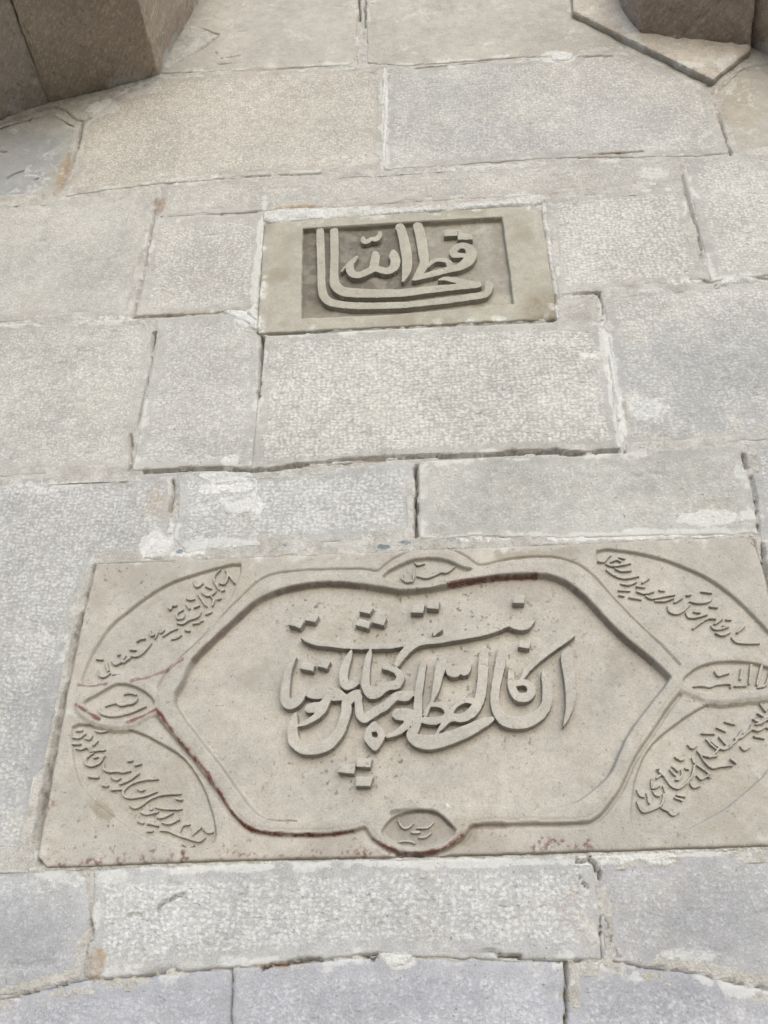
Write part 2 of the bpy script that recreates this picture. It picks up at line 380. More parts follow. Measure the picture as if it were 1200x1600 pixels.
# open cracks: (points, half width px, depth m)
CRACKS = [
 ([(562, 0), (561, 28), (560, 34)], 2.0, .03), ([(571, 0), (570, 30)], 1.2, .02), ([(557, 5), (556, 100)], 1.2, .012), ([(573, 0), (568, 60), (566, 100)], 1.0, .012),
 ([(128, 195), (126, 212), (121, 232)], 3.0, .03), ([(121, 232), (112, 258), (107, 275)], 1.2, .02),
 ([(0, 237), (9, 237)], 2, .02), ([(10, 278), (22, 272), (37, 267)], 1.6, .02), ([(55, 281), (60, 279)], 1.6, .02), ([(28, 190), (45, 188)], 1.8, .015),
 ([(337, 83), (346, 92), (360, 90), (375, 88)], 1.2, .012), ([(340, 101), (368, 101)], 1.0, .01), ([(288, 36), (305, 46), (318, 48), (342, 55)], 1.6, .012),
 ([(342, 58), (320, 75), (290, 92), (250, 112)], 1.4, .008),
 ([(650, 108), (700, 103), (760, 99)], 1.6, .02), ([(815, 96), (860, 90), (955, 89)], 1.6, .02),
 ([(1110, 142), (1122, 180), (1136, 230), (1141, 242)], 2.2, .02), ([(905, 246), (940, 242), (1004, 238)], 1.8, .02), ([(1063, 256), (1072, 300), (1090, 360), (1098, 410)], 1.6, .012),
 ([(250, 288), (330, 282), (420, 275), (500, 272)], 1.2, .012), ([(250, 339), (300, 336), (410, 330)], 1.0, .008),
 ([(243, 300), (241, 338), (226, 420), (210, 494)], 1.2, .01), ([(208, 497), (270, 494), (330, 487), (385, 484)], 2.0, .02),
 ([(241, 520), (238, 548)], 3.0, .035), ([(236, 560), (216, 650), (203, 690)], 1.4, .014), ([(205, 680), (202, 735)], 2.2, .025),
 ([(410, 530), (408, 580), (404, 622)], 3.2, .04), ([(402, 640), (397, 720)], 1.6, .014),
 ([(404, 521), (440, 519), (478, 515)], 3.2, .035), ([(800, 500), (830, 496), (866, 494)], 2.2, .02),
 ([(225, 737), (290, 735), (360, 733), (398, 737), (450, 730), (520, 722), (600, 716)], 3.0, .03),
 ([(600, 716), (660, 714), (760, 712), (820, 706), (870, 706), (905, 708), (968, 705)], 3.2, .03), ([(868, 704), (890, 710), (930, 709)], 4.0, .03),
 ([(270, 752), (270, 780), (266, 800)], 2.6, .03), ([(265, 810), (258, 840)], 1.4, .014),
 ([(649, 728), (650, 770), (650, 838)], 3.2, .04), ([(1163, 712), (1166, 730)], 3.2, .03), ([(1172, 745), (1180, 770), (1183, 800), (1186, 830)], 2.2, .025), ([(1180, 782), (1182, 790)], 3.2, .03),
 ([(1189, 850), (1195, 880), (1203, 920)], 3.0, .03), ([(968, 690), (974, 706)], 2.0, .02), ([(944, 560), (958, 640), (966, 680)], 1.5, .012),
 ([(872, 464), (905, 458), (936, 458)], 2.6, .025), ([(936, 462), (942, 505)], 2.4, .025), ([(870, 470), (868, 500)], 2.0, .02),
 ([(1118, 449), (1130, 441), (1140, 440)], 3.0, .025), ([(1165, 432), (1200, 436)], 2.4, .02), ([(1100, 438), (1120, 448)], 1.6, .015),
 ([(148, 884), (140, 920), (128, 970)], 2.0, .02), ([(128, 962), (120, 990), (108, 1060), (96, 1110), (82, 1175), (70, 1240), (58, 1310)], 6.0, .03),
 ([(142, 1440), (143, 1470)], 2.4, .03), ([(136, 1480), (127, 1530)], 1.8, .02), ([(260, 1408), (250, 1418), (248, 1425)], 1.4, .014), ([(285, 1398), (258, 1408)], 1.6, .014),
 ([(200, 1433), (225, 1431)], 1.0, .01), ([(410, 1513), (440, 1504), (500, 1501), (560, 1496), (600, 1489)], 3.0, .03), ([(560, 1496), (590, 1496)], 2.5, .03),
 ([(0, 1560), (60, 1550), (130, 1533), (250, 1521), (360, 1512)], 1.3, .012), ([(363, 1516), (361, 1560), (362, 1600)], 2.0, .02),
 ([(650, 1489), (690, 1495), (760, 1487), (800, 1496), (860, 1500), (935, 1502)], 1.6, .02), ([(780, 1494), (815, 1498)], 2.6, .03),
 ([(900, 1344), (920, 1344), (930, 1352), (931, 1360)], 2.4, .03), ([(936, 1362), (937, 1374)], 2.5, .03), ([(904, 1372), (912, 1380), (920, 1388)], 1.0, .014),
 ([(939, 1435), (941, 1495)], 1.8, .022), ([(944, 1440), (958, 1490)], 1.4, .014), ([(960, 1500), (1010, 1512), (1100, 1528), (1200, 1548)], 1.6, .016),
 ([(883, 1504), (886, 1530), (882, 1600)], 2.4, .025), ([(1000, 1000), (1001, 1000)], .1, .001),
]
# marks on the masonry: kind, centre, half size (photo px), strength
BLOBS = {
 'lime': [(365, 756, 40, 14, 1), (385, 790, 38, 16, .85), (330, 765, 26, 10, .6), (246, 852, 26, 22, 1), (300, 864, 40, 7, .7), (1120, 808, 80, 14, .8), (1000, 836, 170, 9, .7), (760, 840, 100, 8, .5),
   (640, 508, 230, 8, .9), (760, 1348, 330, 9, .75), (330, 1356, 120, 8, .7), (1030, 1334, 150, 9, .8), (620, 1500, 26, 14, 1), (955, 590, 12, 110, .8), (1015, 640, 50, 34, .6), (60, 762, 90, 12, .5),
   (160, 172, 40, 14, .7), (210, 140, 60, 16, .5), (388, 497, 22, 16, 1), (405, 400, 9, 90, .8), (360, 722, 14, 14, .8), (925, 556, 30, 10, .6), (800, 540, 160, 10, .4), (60, 1380, 90, 20, .4), (110, 1180, 14, 200, .5), (60, 1000, 60, 14, .4),
   (870, 90, 34, 9, .9), (602, 190, 5, 80, .8), (1020, 270, 34, 14, .6), (300, 283, 80, 9, .4), (1075, 440, 40, 8, .5), (1080, 1490, 60, 12, .5), (250, 1440, 120, 30, .25), (430, 1420, 160, 30, .2), (1160, 740, 16, 40, .4), (900, 1400, 40, 60, .3),
   (170, 1370, 30, 12, .6), (1170, 500, 30, 20, .2), (540, 250, 60, 12, .4), (760, 262, 140, 6, .4), (1150, 640, 50, 30, .2), (330, 850, 60, 10, .6), (560, 770, 40, 20, .25), (180, 500, 60, 8, .5), (990, 1400, 30, 60, .35), (310, 720, 40, 12, .4)],
 'grey': [(1090, 590, 170, 90, .38), (1190, 560, 80, 90, .3), (960, 200, 130, 50, .14), (680, 150, 110, 40, .2), (760, 215, 130, 34, .18), (30, 250, 70, 60, .6), (420, 40, 60, 20, .15), (1140, 1450, 120, 60, .3), (1000, 1560, 160, 40, .3), (240, 1570, 160, 40, .25), (40, 1460, 60, 50, .3), (620, 1560, 160, 30, .25), (60, 1150, 60, 120, .3)],
 'ochre': [(430, 165, 150, 45, .14), (760, 45, 130, 40, .12), (245, 790, 28, 34, .4), (100, 270, 12, 40, .6), (1160, 170, 50, 50, .35), (410, 115, 60, 10, .3), (250, 325, 10, 18, .7), (152, 1505, 16, 30, .7), (900, 1430, 40, 60, .3), (300, 490, 60, 5, .4), (955, 241, 50, 3, .5), (700, 318, 130, 6, .6), (460, 325, 40, 5, .7), (1100, 790, 70, 14, .3), (430, 1508, 40, 8, .5), (640, 318, 220, 4, .3)],
 'blue': [(600, 855, 14, 5, 1), (634, 848, 14, 6, 1), (280, 862, 9, 5, 1), (785, 832, 26, 6, .9), (855, 824, 20, 5, .8), (380, 857, 26, 5, .6), (1190, 855, 6, 5, .5), (705, 842, 12, 6, .8), (660, 1348, 20, 6, .5), (450, 852, 14, 4, .6)],
}
def blob_field(kind, X, Z):
    r = np.zeros(X.shape)
    for k, (px, py, rx, ry, s) in enumerate(BLOBS[kind]):
        cx, cz = W(px, py); x1, _ = W(px+rx, py); _, z1 = W(px, py-ry)
        ax, az = abs(x1-cx), abs(z1-cz)
        if cx+2*ax < X.min() or cx-2*ax > X.max() or cz+2*az < Z.min() or cz-2*az > Z.max(): continue
        d = np.hypot((X-cx)/ax, (Z-cz)/az) + .55*fbm(X, Z, .035, 40+k, 4)
        r = np.maximum(r, s*sstep(1.15, .55, d))
    return r
def crack_field(X, Z, deep=None):
    r = np.zeros(X.shape)
    x0, x1, z0, z1 = X.min(), X.max(), Z.min(), Z.max()
    for pts, w, dep in CRACKS:
        if deep is not None and (dep >= .0245) != deep: continue
        P = PW(pts)
        if P[:, 0].min() > x1+.02 or P[:, 0].max() < x0-.02 or P[:, 1].min() > z1+.02 or P[:, 1].max() < z0-.02: continue
        hw = w*(.8 if dep >= .0245 else 1)*scale_at(*pts[len(pts)//2])
        m = (X > P[:, 0].min()-.02) & (X < P[:, 0].max()+.02) & (Z > P[:, 1].min()-.02) & (Z < P[:, 1].max()+.02)
        if not m.any(): continue
        xm, zm = X[m], Z[m]
        d = dist_line(P, xm+.0035*fbm(xm, zm, .02, 3), zm+.0035*fbm(xm, zm, .02, 9))
        hw = max(hw, .0017) if dep >= .0245 else hw*.85; d = d + hw*.5*fbm(xm, zm, .04, 21) + hw*1.1*sstep(.2, .6, fbm(xm, zm, .08, 27))
        r[m] = np.maximum(r[m], dep*sstep(hw+.0008, hw*.3, d))
    return r
def subdivide(P, L):
    out = []
    for i in range(len(P)):
        a, b = P[i], P[(i+1) % len(P)]; k = max(1, int(np.hypot(*(b-a))/L))
        for t in range(k): out.append(a+(b-a)*t/k)
    return np.array(out)

XEND, ZLOW = 1.72, 1.12
def stone_outline(pts):
    P = PW(pts)
    for q, p in zip(P, pts):
        if p[0] == RT: q[0] = XEND
        if p[0] == LF: q[0] = -XEND
        if p[1] == LO: q[1] = ZLOW
    return P
STEP = .0031
STONE_GAIN = np.array([.815, .812, .835])
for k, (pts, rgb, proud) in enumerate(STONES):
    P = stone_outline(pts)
    X, Z = mkgrid(P[:, 0].min()-.02, P[:, 0].max()+.02, P[:, 1].min()-.02, P[:, 1].max()+.02, STEP)
    S = sdf_poly(P, X, Z) + .0012
    S = S + .0026*fbm(X, Z, .05, 100+k) + .0022*fbm(X, Z, .014, 200+k)
    # a few knocked-off arrises
    chip = sstep(.30, .62, fbm(X, Z, .07, 300+k, 2)); 
    rr = .003+.008*chip
    edge = np.clip(S/rr, 0, 1)
    H = proud*.001 - (rr*.55)*(1-np.sqrt(1-(1-edge)**2+1e-9))
    H = H + .0016*fbm(X, Z, .16, 400+k, 2) + .0009*fbm(X, Z, .02, 500+k, 3)*edge
    gouge = sstep(.52, .72, fbm(X*1.0, Z*2.2, .045, 640+k, 3)); H = H - .0022*gouge*edge
    H = H - .003*chip*(1-edge) - crack_field(X, Z, False)*sstep(.004, .016, S) - crack_field(X, Z, True)*sstep(.022, .012, S)
    H = np.where(S < 0, H + S*6.0, H)
    margin = sstep(.030, .012, S + .006*fbm(X, Z, .03, 600+k))*.8
    if k in (0, 1): margin = np.maximum(margin, .75)
    if k in (2, 5): margin = np.maximum(margin, .95)
    limeE = .68*sstep(.05, .4, fbm(X, Z, .045, 900+k, 4)+.25*fbm(X, Z, .35, 930+k, 2))*sstep(.020, .003, S+.004*fbm(X, Z, .012, 960+k))
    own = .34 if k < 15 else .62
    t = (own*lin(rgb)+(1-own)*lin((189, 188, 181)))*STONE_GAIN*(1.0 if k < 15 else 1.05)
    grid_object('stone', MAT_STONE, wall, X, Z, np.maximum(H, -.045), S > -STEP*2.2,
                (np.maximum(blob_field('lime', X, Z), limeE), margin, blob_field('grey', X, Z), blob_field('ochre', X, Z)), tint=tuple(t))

# bedding mortar behind and between the blocks, left out where the plaques sit
PL, PU = PW(SLAB_LOW, .008), PW(SLAB_UP, .006)
P = PW([(LF-10, HI), (RT+10, HI), (RT+10, LO), (LF-10, LO)])
x0, x1 = PW([(LF, LO)])[0][0], PW([(RT, LO)])[0][0]
allz = np.concatenate([stone_outline(s[0])[:, 1] for s in STONES]); allx = np.concatenate([stone_outline(s[0])[:, 0] for s in STONES])
X, Z = mkgrid(allx.min(), allx.max(), allz.min(), allz.max(), .0036)
near = np.full(X.shape, False)
SD = np.full(X.shape, -9.0)
for pts, _, _ in STONES:
    P = stone_outline(pts); m = (X > P[:, 0].min()-.05) & (X < P[:, 0].max()+.05) & (Z > P[:, 1].min()-.05) & (Z < P[:, 1].max()+.05)
    SD[m] = np.maximum(SD[m], sdf_poly(P, X[m], Z[m]))
keep = (SD < .016) & (SD > -.12)
sp = np.maximum(sdf_poly(PL, X, Z), sdf_poly(PU, X, Z))
keep &= sp < .012
H = .0004 + .0026*fbm(X, Z, .09, 5) + .0012*fbm(X, Z, .012, 6) - crack_field(X, Z)*1.2
H = np.where(sp > -.002, -.02, H)
zero = np.zeros(X.shape)
o = grid_object('mortar', MAT_MORTAR, wall, X, Z, H, keep, (blob_field('lime', X, Z), zero, blob_field('blue', X, Z), blob_field('ochre', X, Z)))
o['kind'] = 'stuff'

# the wall goes on beyond the picture: plainer blocks in the same courses, on a rough bed
def filler(x0, x1, z0, z1, proud, k):
    X, Z = mkgrid(x0-.01, x1+.01, z0-.01, z1+.01, .012)
    S = np.minimum(np.minimum(X-x0, x1-X), np.minimum(Z-z0, z1-Z)) - .003 + .003*fbm(X, Z, .05, k)
    e = np.clip(S/.008, 0, 1); H = proud - .005*(1-e)**2 + .002*fbm(X, Z, .16, k+1)
    H = np.where(S < 0, H+S*3, H); z_ = np.zeros(X.shape)
    mg = sstep(.03, .01, S)*.8
    grid_object('stone', MAT_STONE, wall, X, Z, H, S > -.022, (z_, mg, z_, z_), tint=tuple((lin((187, 184, 177+random.randint(-3, 4)))*.81)*random.uniform(.92, 1.05)))
def course(x0, x1, z0, z1, proud, k):
    x = x0
    while x < x1-.05:
        w = min(random.uniform(.42, .78), x1-x); w = x1-x if x1-x-w < .2 else w
        filler(x, x+w, z0, z1, proud, k); x += w; k += 7
for sgn, edge in ((1, RT), (-1, LF)):
    zs = []
    for pts, _, _ in STONES:
        zs += [W(*p)[1] for p in pts if p[0] == edge]
    zs = sorted(zs); lv = [ZLOW]+[z for i, z in enumerate(zs) if z > ZLOW+.1 and (i == 0 or z-zs[i-1] > .06)]
    for i in range(len(lv)-1):
        a, b = (XEND, XEND+1.7) if sgn > 0 else (-XEND-1.7, -XEND)
        course(a, b, lv[i], lv[i+1], .001, 3000+i*50+sgn)
    zt = lv[-1]
    while zt < 5.2:
        course(*((.56, XEND+1.7) if sgn > 0 else (-XEND-1.7, -.74)), zt, zt+.3, -.016, 3600+int(zt*100)); zt += .3
z = ZLOW
while z > .05:
    course(-XEND-1.7, XEND+1.7, max(z-.28, .0), z, .001, 4000+int(z*100)); z -= .28
zz = mkgrid(-XEND-1.8, XEND+1.8, -.05, 5.4, .15); z_ = np.zeros(zz[0].shape)
grid_object('mortar_bed', MAT_MORTAR, wall, zz[0], zz[1], z_-.034, z_ == 0, (z_, z_, z_, z_))

# thick white mortar and pale smears laid over the joints
PATCHES = [
 ([(414, 349), (412, 333), (450, 327), (560, 324), (680, 315), (790, 309), (848, 306), (852, 320), (800, 325), (680, 333), (560, 342), (440, 352)], 5, 1),
 ([(848, 308), (854, 330), (864, 410), (872, 462), (866, 462), (856, 400), (845, 330)], 4, 1),
 ([(412, 352), (410, 400), (402, 470), (404, 505), (396, 500), (386, 488), (398, 470), (404, 400), (408, 345)], 3, 1),
 ([(872, 467), (905, 462), (934, 463), (938, 502), (900, 501), (871, 496)], -2, 1),
 ([(480, 517), (560, 511), (680, 506), (800, 498), (838, 497), (850, 503), (760, 508), (640, 514), (520, 520)], 3, 1),
 ([(350, 488), (384, 486), (404, 508), (402, 520), (384, 508)], 3, 1),
 ([(0, 190), (70, 164), (150, 146), (244, 120), (246, 128), (180, 158), (132, 194), (84, 170), (0, 196)], 5, 0),
 ([(246, 116), (270, 70), (292, 38), (330, 52), (342, 58), (320, 74), (285, 96)], 3, 0),
 ([(222, 872), (244, 846), (262, 826), (268, 808), (272, 834), (266, 868), (240, 876)], 3, 1),
 ([(304, 742), (340, 738), (392, 740), (404, 760), (398, 790), (380, 806), (350, 800), (340, 782), (356, 776), (392, 770), (392, 752), (350, 758), (318, 752)], .9, 1),
 ([(950, 560), (956, 558), (966, 620), (974, 698), (968, 700), (962, 640)], 4, 1),
 ([(276, 868), (345, 857), (520, 848), (655, 845), (900, 842), (1186, 834), (1150, 841), (900, 852), (600, 866), (380, 874), (250, 878)], 0.5, 0),
 ([(62, 1352), (60, 1362), (350, 1352), (640, 1345), (930, 1338), (1290, 1323), (1290, 1316), (900, 1333), (640, 1340), (350, 1346)], 1, 1),
 ([(594, 1494), (604, 1486), (632, 1484), (648, 1494), (640, 1510), (616, 1514), (600, 1508)], 3, 1),
 ([(938, 540), (944, 505), (934, 503), (870, 502), (868, 508), (900, 520), (930, 520)], 1.5, 0),
 ([(131, 1528), (136, 1482), (150, 1476), (163, 1510), (160, 1528)], 3, 0),
 ([(1120, 449), (1132, 436), (1160, 431), (1200, 440), (1180, 444), (1150, 445)], 3, 1),
 ([(596, 112), (606, 110), (608, 160), (603, 230), (598, 264), (594, 262), (600, 180)], 2, 1),
 ([(860, 86), (880, 80), (896, 88), (890, 96), (865, 97)], 3, 1),
]
for k, (pts, mm, white) in enumerate(PATCHES):
    P = catmull(PW(pts), 3, True); s = .0026
    X, Z = mkgrid(P[:, 0].min()-.012, P[:, 0].max()+.012, P[:, 1].min()-.012, P[:, 1].max()+.012, s)
    S = sdf_poly(P, X, Z) + .0030*fbm(X, Z, .022, 700+k) + .0026*fbm(X, Z, .008, 760+k)
    top = mm*.001
    H = top*sstep(0, .006, S) + .0004 + (.0007*min(abs(mm), 3)*fbm(X, Z, .015, 720+k)*sstep(0, .004, S)) + .0011*fbm(X, Z, .006, 740+k, 2)
    H = H + .0010*min(1, abs(mm))*sstep(0, .004, S)
    H = np.where(S < 0, H+S*2.0, H)
    zero = np.zeros(X.shape)
    grid_object('mortar_patch', MAT_PATCH if white else MAT_MORTAR, wall, X, Z, H, S > -.006,
                (blob_field('lime', X, Z), zero, blob_field('blue', X, Z), blob_field('ochre', X, Z)*.6))

# ------------------------------------------------------------------ writing (tile origin and zoom, then strokes)
def T(ox, oy, s, pts): return [(ox+p[0]/s, oy+p[1]/s) + ((p[2]/s,) if len(p) > 2 else ()) for p in pts]
tA = (430, 930, 7.5); tB = (580, 930, 7.5); tC = (750, 930, 7.5); tD = (430, 1030, 7.5); tE = (540, 1030, 7.5)
tF = (640, 1040, 7.5); tG = (750, 1030, 7.5); tH = (430, 1120, 5.4545); tZ = (600, 910, 3.75)
tU = (465, 335, 7.5); tV = (615, 335, 6.3158)
MAIN_STROKES = [
 (tA, [(300, 492, 5), (360, 528, 15), (430, 550, 23), (520, 563, 28), (640, 573, 31), (780, 588, 33), (950, 598, 33), (1120, 600, 32), (1260, 598, 31), (1400, 590, 28), (1530, 570, 24)]),
 (tB, [(300, 800, 34), (350, 720, 42), (440, 620, 48), (540, 552, 48), (650, 535, 40), (800, 524, 38), (950, 500, 38), (1130, 468, 38), (1275, 440, 38), (1425, 400, 38), (1555, 350, 34), (1615, 332, 28)]),
 (tC, [(330, 335, 26), (420, 366, 34), (490, 374, 36), (560, 356, 36), (610, 315, 25), (640, 285, 8)]),
 (tC, [(1105, 470, 9), (1000, 525, 30), (880, 602, 36), (760, 682, 40), (640, 778, 40), (560, 855, 38), (520, 930, 30), (490, 970, 20)]),
 (tG, [(372, 50, 22), (368, 110, 34), (362, 230, 38), (380, 340, 46), (430, 430, 52), (510, 450, 54), (580, 420, 48), (605, 345, 46), (550, 280, 38), (460, 272, 34), (390, 300, 32)]),
 (tG, [(250, -150, 20), (248, -60, 52), (237, 60, 55), (207, 200, 55), (178, 350, 50), (174, 500, 52), (215, 630, 60), (300, 715, 72), (430, 742, 74), (560, 725, 72), (680, 660, 66), (760, 570, 60), (792, 450, 58), (785, 300, 55), (762, 180, 42), (745, 120, 12)]),
 (tF, [(875, -200, 30), (870, -100, 55), (858, 100, 58), (840, 300, 58), (790, 460, 58), (700, 570, 58), (590, 612, 48), (500, 605, 46), (430, 655, 34), (360, 735, 26), (295, 820, 8)]),
 (tF, [(480, 565, 26), (535, 475, 26), (620, 415, 30), (700, 405, 35), (775, 425, 42)]),
 (tF, [(185, 570, 28), (230, 472, 22), (310, 455, 28), (400, 480, 32), (455, 555, 38)]),
 (tF, [(455, 555, 38), (400, 610, 34), (320, 645, 42), (230, 645, 44), (160, 640, 36)]),
 (tF, [(160, -75, 20), (158, -20, 38), (135, 120, 42), (115, 250, 45), (98, 400, 48), (95, 520, 52), (90, 640, 52), (60, 750, 50)]),
 (tF, [(60, 750, 50), (25, 800, 62), (60, 860, 72), (170, 895, 84), (320, 885, 84), (500, 835, 80), (700, 750, 70), (860, 670, 55), (960, 625, 32)]),
 (tF, [(390, -105, 40), (372, -20, 60), (342, 100, 52), (305, 280, 40), (268, 395, 22), (250, 450, 22)]),
 (tZ, [(382, 478, 12), (386, 520, 22), (415, 532, 26), (440, 520, 18), (475, 518, 26), (500, 480, 14), (506, 462, 6)]),
 (tD, [(888, -95, 18), (850, 0, 42), (805, 130, 52), (797, 230, 52), (832, 300, 56), (900, 298, 44), (965, 275, 14)]),
 (tE, [(288, -110, 15), (268, -30, 34), (247, 80, 40), (235, 200, 46), (238, 310, 52), (290, 398, 60), (360, 398, 58), (440, 340, 55), (520, 310, 50), (600, 290, 54), (640, 210, 46), (600, 140, 38), (520, 105, 26), (435, 100, 14)]),
 (tE, [(150, 430, 42), (150, 560, 46), (170, 655, 52), (220, 690, 56), (300, 640, 55), (380, 590, 55), (460, 548, 52), (530, 480, 50), (600, 432, 52), (690, 430, 62), (750, 415, 46), (782, 385, 18)]),
 (tE, [(602, 645, 62), (680, 645, 74), (745, 640, 60), (758, 690, 50), (700, 780, 44), (600, 855, 36), (490, 895, 26)]),
 (tH, [(170, -20, 15), (155, 40, 36), (145, 120, 42), (160, 200, 48), (220, 262, 48), (310, 276, 46), (410, 256, 46), (490, 200, 46), (550, 120, 42), (580, 40, 42), (606, -50, 44), (606, -120, 40), (655, -172, 44), (700, -205, 30)]),
 (tD, [(235, -25, 10), (190, 50, 28), (150, 130, 42), (122, 300, 50), (112, 430, 52), (140, 510, 62), (200, 518, 60), (270, 480, 52), (335, 410, 24)]),
 (tD, [(402, 408, 42), (470, 400, 64), (560, 392, 72), (650, 405, 76), (730, 418, 68), (800, 440, 40)]),
 (tD, [(400, 572, 54), (470, 562, 60), (545, 540, 52), (600, 480, 50)]),
 (tD, [(600, 480, 46), (565, 570, 46), (505, 645, 40), (420, 712, 34), (330, 755, 24), (255, 785, 8)]),
]
MAIN_POLYS = [   # alif, knot
 (tG, [(945, -40), (1005, -120), (1060, -140), (1085, -20), (1100, 100), (1120, 300), (1122, 430), (1088, 590), (1025, 715), (975, 785), (1000, 600), (1008, 430), (1000, 330), (975, 150)]),
 (tH, [(845, 35), (905, 88), (935, 150), (915, 215), (858, 285), (800, 250), (757, 185), (766, 120), (800, 70)]),
]
MAIN_HOLES = [(tH, [(818, 128), (860, 122), (880, 155), (860, 180), (825, 172)])]
MAIN_DOTS = [
 (tA, [(155, 345), (297, 387), (338, 302), (200, 262)]), (tA, [(342, 290), (470, 318), (514, 236), (388, 208)]),
 (tA, [(985, 187), (1105, 217), (1150, 148), (1040, 120)]), (tA, [(940, 345), (1095, 388), (1118, 312), (985, 272)]), (tA, [(1128, 318), (1272, 355), (1308, 263), (1172, 232)]),
 (tB, [(480, 115), (462, 204), (608, 206), (626, 105)]), (tB, [(668, 55), (650, 150), (790, 162), (804, 70)]),
 (tB, [(712, 428), (737, 482), (838, 396), (800, 352)]),
 (tC, [(400, 0), (385, 86), (516, 92), (532, 2)]), (tC, [(468, 528), (450, 606), (575, 624), (602, 543)]),
 (tD, [(287, 105), (438, 140), (466, 66), (330, 30)]), (tD, [(486, 75), (600, 112), (648, 22), (532, -14)]),
 (tH, [(548, 400), (535, 470), (672, 488), (684, 405)]), (tH, [(696, 350), (694, 424), (805, 430), (826, 355)]), (tH, [(694, 508), (686, 586), (810, 592), (836, 508)]),
]
UP_STROKES = [
 (tU, [(263, 190, 37), (266, 300, 39), (276, 600, 39), (283, 850, 40), (312, 962, 44), (392, 1030, 46), (550, 1058, 44), (800, 1070, 44), (1200, 1060, 41), (1517, 1031, 41), (1837, 992, 43), (2075, 956, 45), (2194, 932, 42), (2235, 880, 40), (2240, 820, 40), (2228, 795, 26)]),
 (tU, [(427, 185, 38), (430, 300, 40), (432, 500, 40), (426, 700, 42), (437, 810, 50), (505, 888, 58), (650, 915, 60), (900, 922, 55), (1200, 917, 52), (1481, 885, 48), (1719, 861, 44), (1956, 837, 40), (2110, 822, 38)]),
 (tV, [(452, 642, 10), (515, 630, 24), (620, 650, 32), (720, 670, 33), (830, 684, 28)]),
 (tU, [(765, 270, 18), (775, 312, 30), (820, 312, 30), (862, 284, 22), (905, 290, 32), (950, 262, 28), (966, 208, 14)]),
 (tU, [(515, 662, 8), (600, 562, 10), (690, 495, 18), (628, 570, 30), (612, 640, 40), (655, 700, 45), (730, 704, 42), (820, 668, 42), (888, 620, 45), (906, 540, 44), (912, 480, 40), (908, 440, 18)]),
 (tU, [(888, 615, 44), (960, 640, 42), (1040, 660, 44), (1118, 628, 48), (1146, 550, 48), (1128, 480, 46), (1122, 425, 20)]),
 (tV, [(62, 118, 36), (90, 200, 39), (115, 320, 43), (133, 450, 42), (126, 560, 38), (95, 652, 12)]),
 (tV, [(238, 112, 40), (265, 200, 42), (290, 350, 42), (302, 470, 38), (262, 560, 36), (200, 640, 14)]),
 (tV, [(200, 640, 16), (300, 606, 28), (420, 576, 32), (520, 548, 34), (640, 520, 38), (730, 462, 50), (768, 390, 46), (735, 322, 36), (655, 308, 34), (595, 350, 34), (600, 396, 34), (660, 402, 28), (715, 404, 24)]),
 (tV, [(335, 505, 20), (400, 455, 20), (470, 445, 22), (540, 468, 26), (560, 530, 26)]),
]
UP_DOTS = [(tV, [(506, 148), (632, 150), (626, 206), (500, 212)]), (tV, [(644, 176), (772, 196), (778, 244), (632, 250), (634, 205)])]
t1 = (130, 870, 4.444); t2 = (100, 1040, 4.8); t3 = (930, 850, 4.444); t4 = (980, 1020, 5.4545); t5 = (560, 850, 5.4545); t6 = (560, 1240, 5.4545)
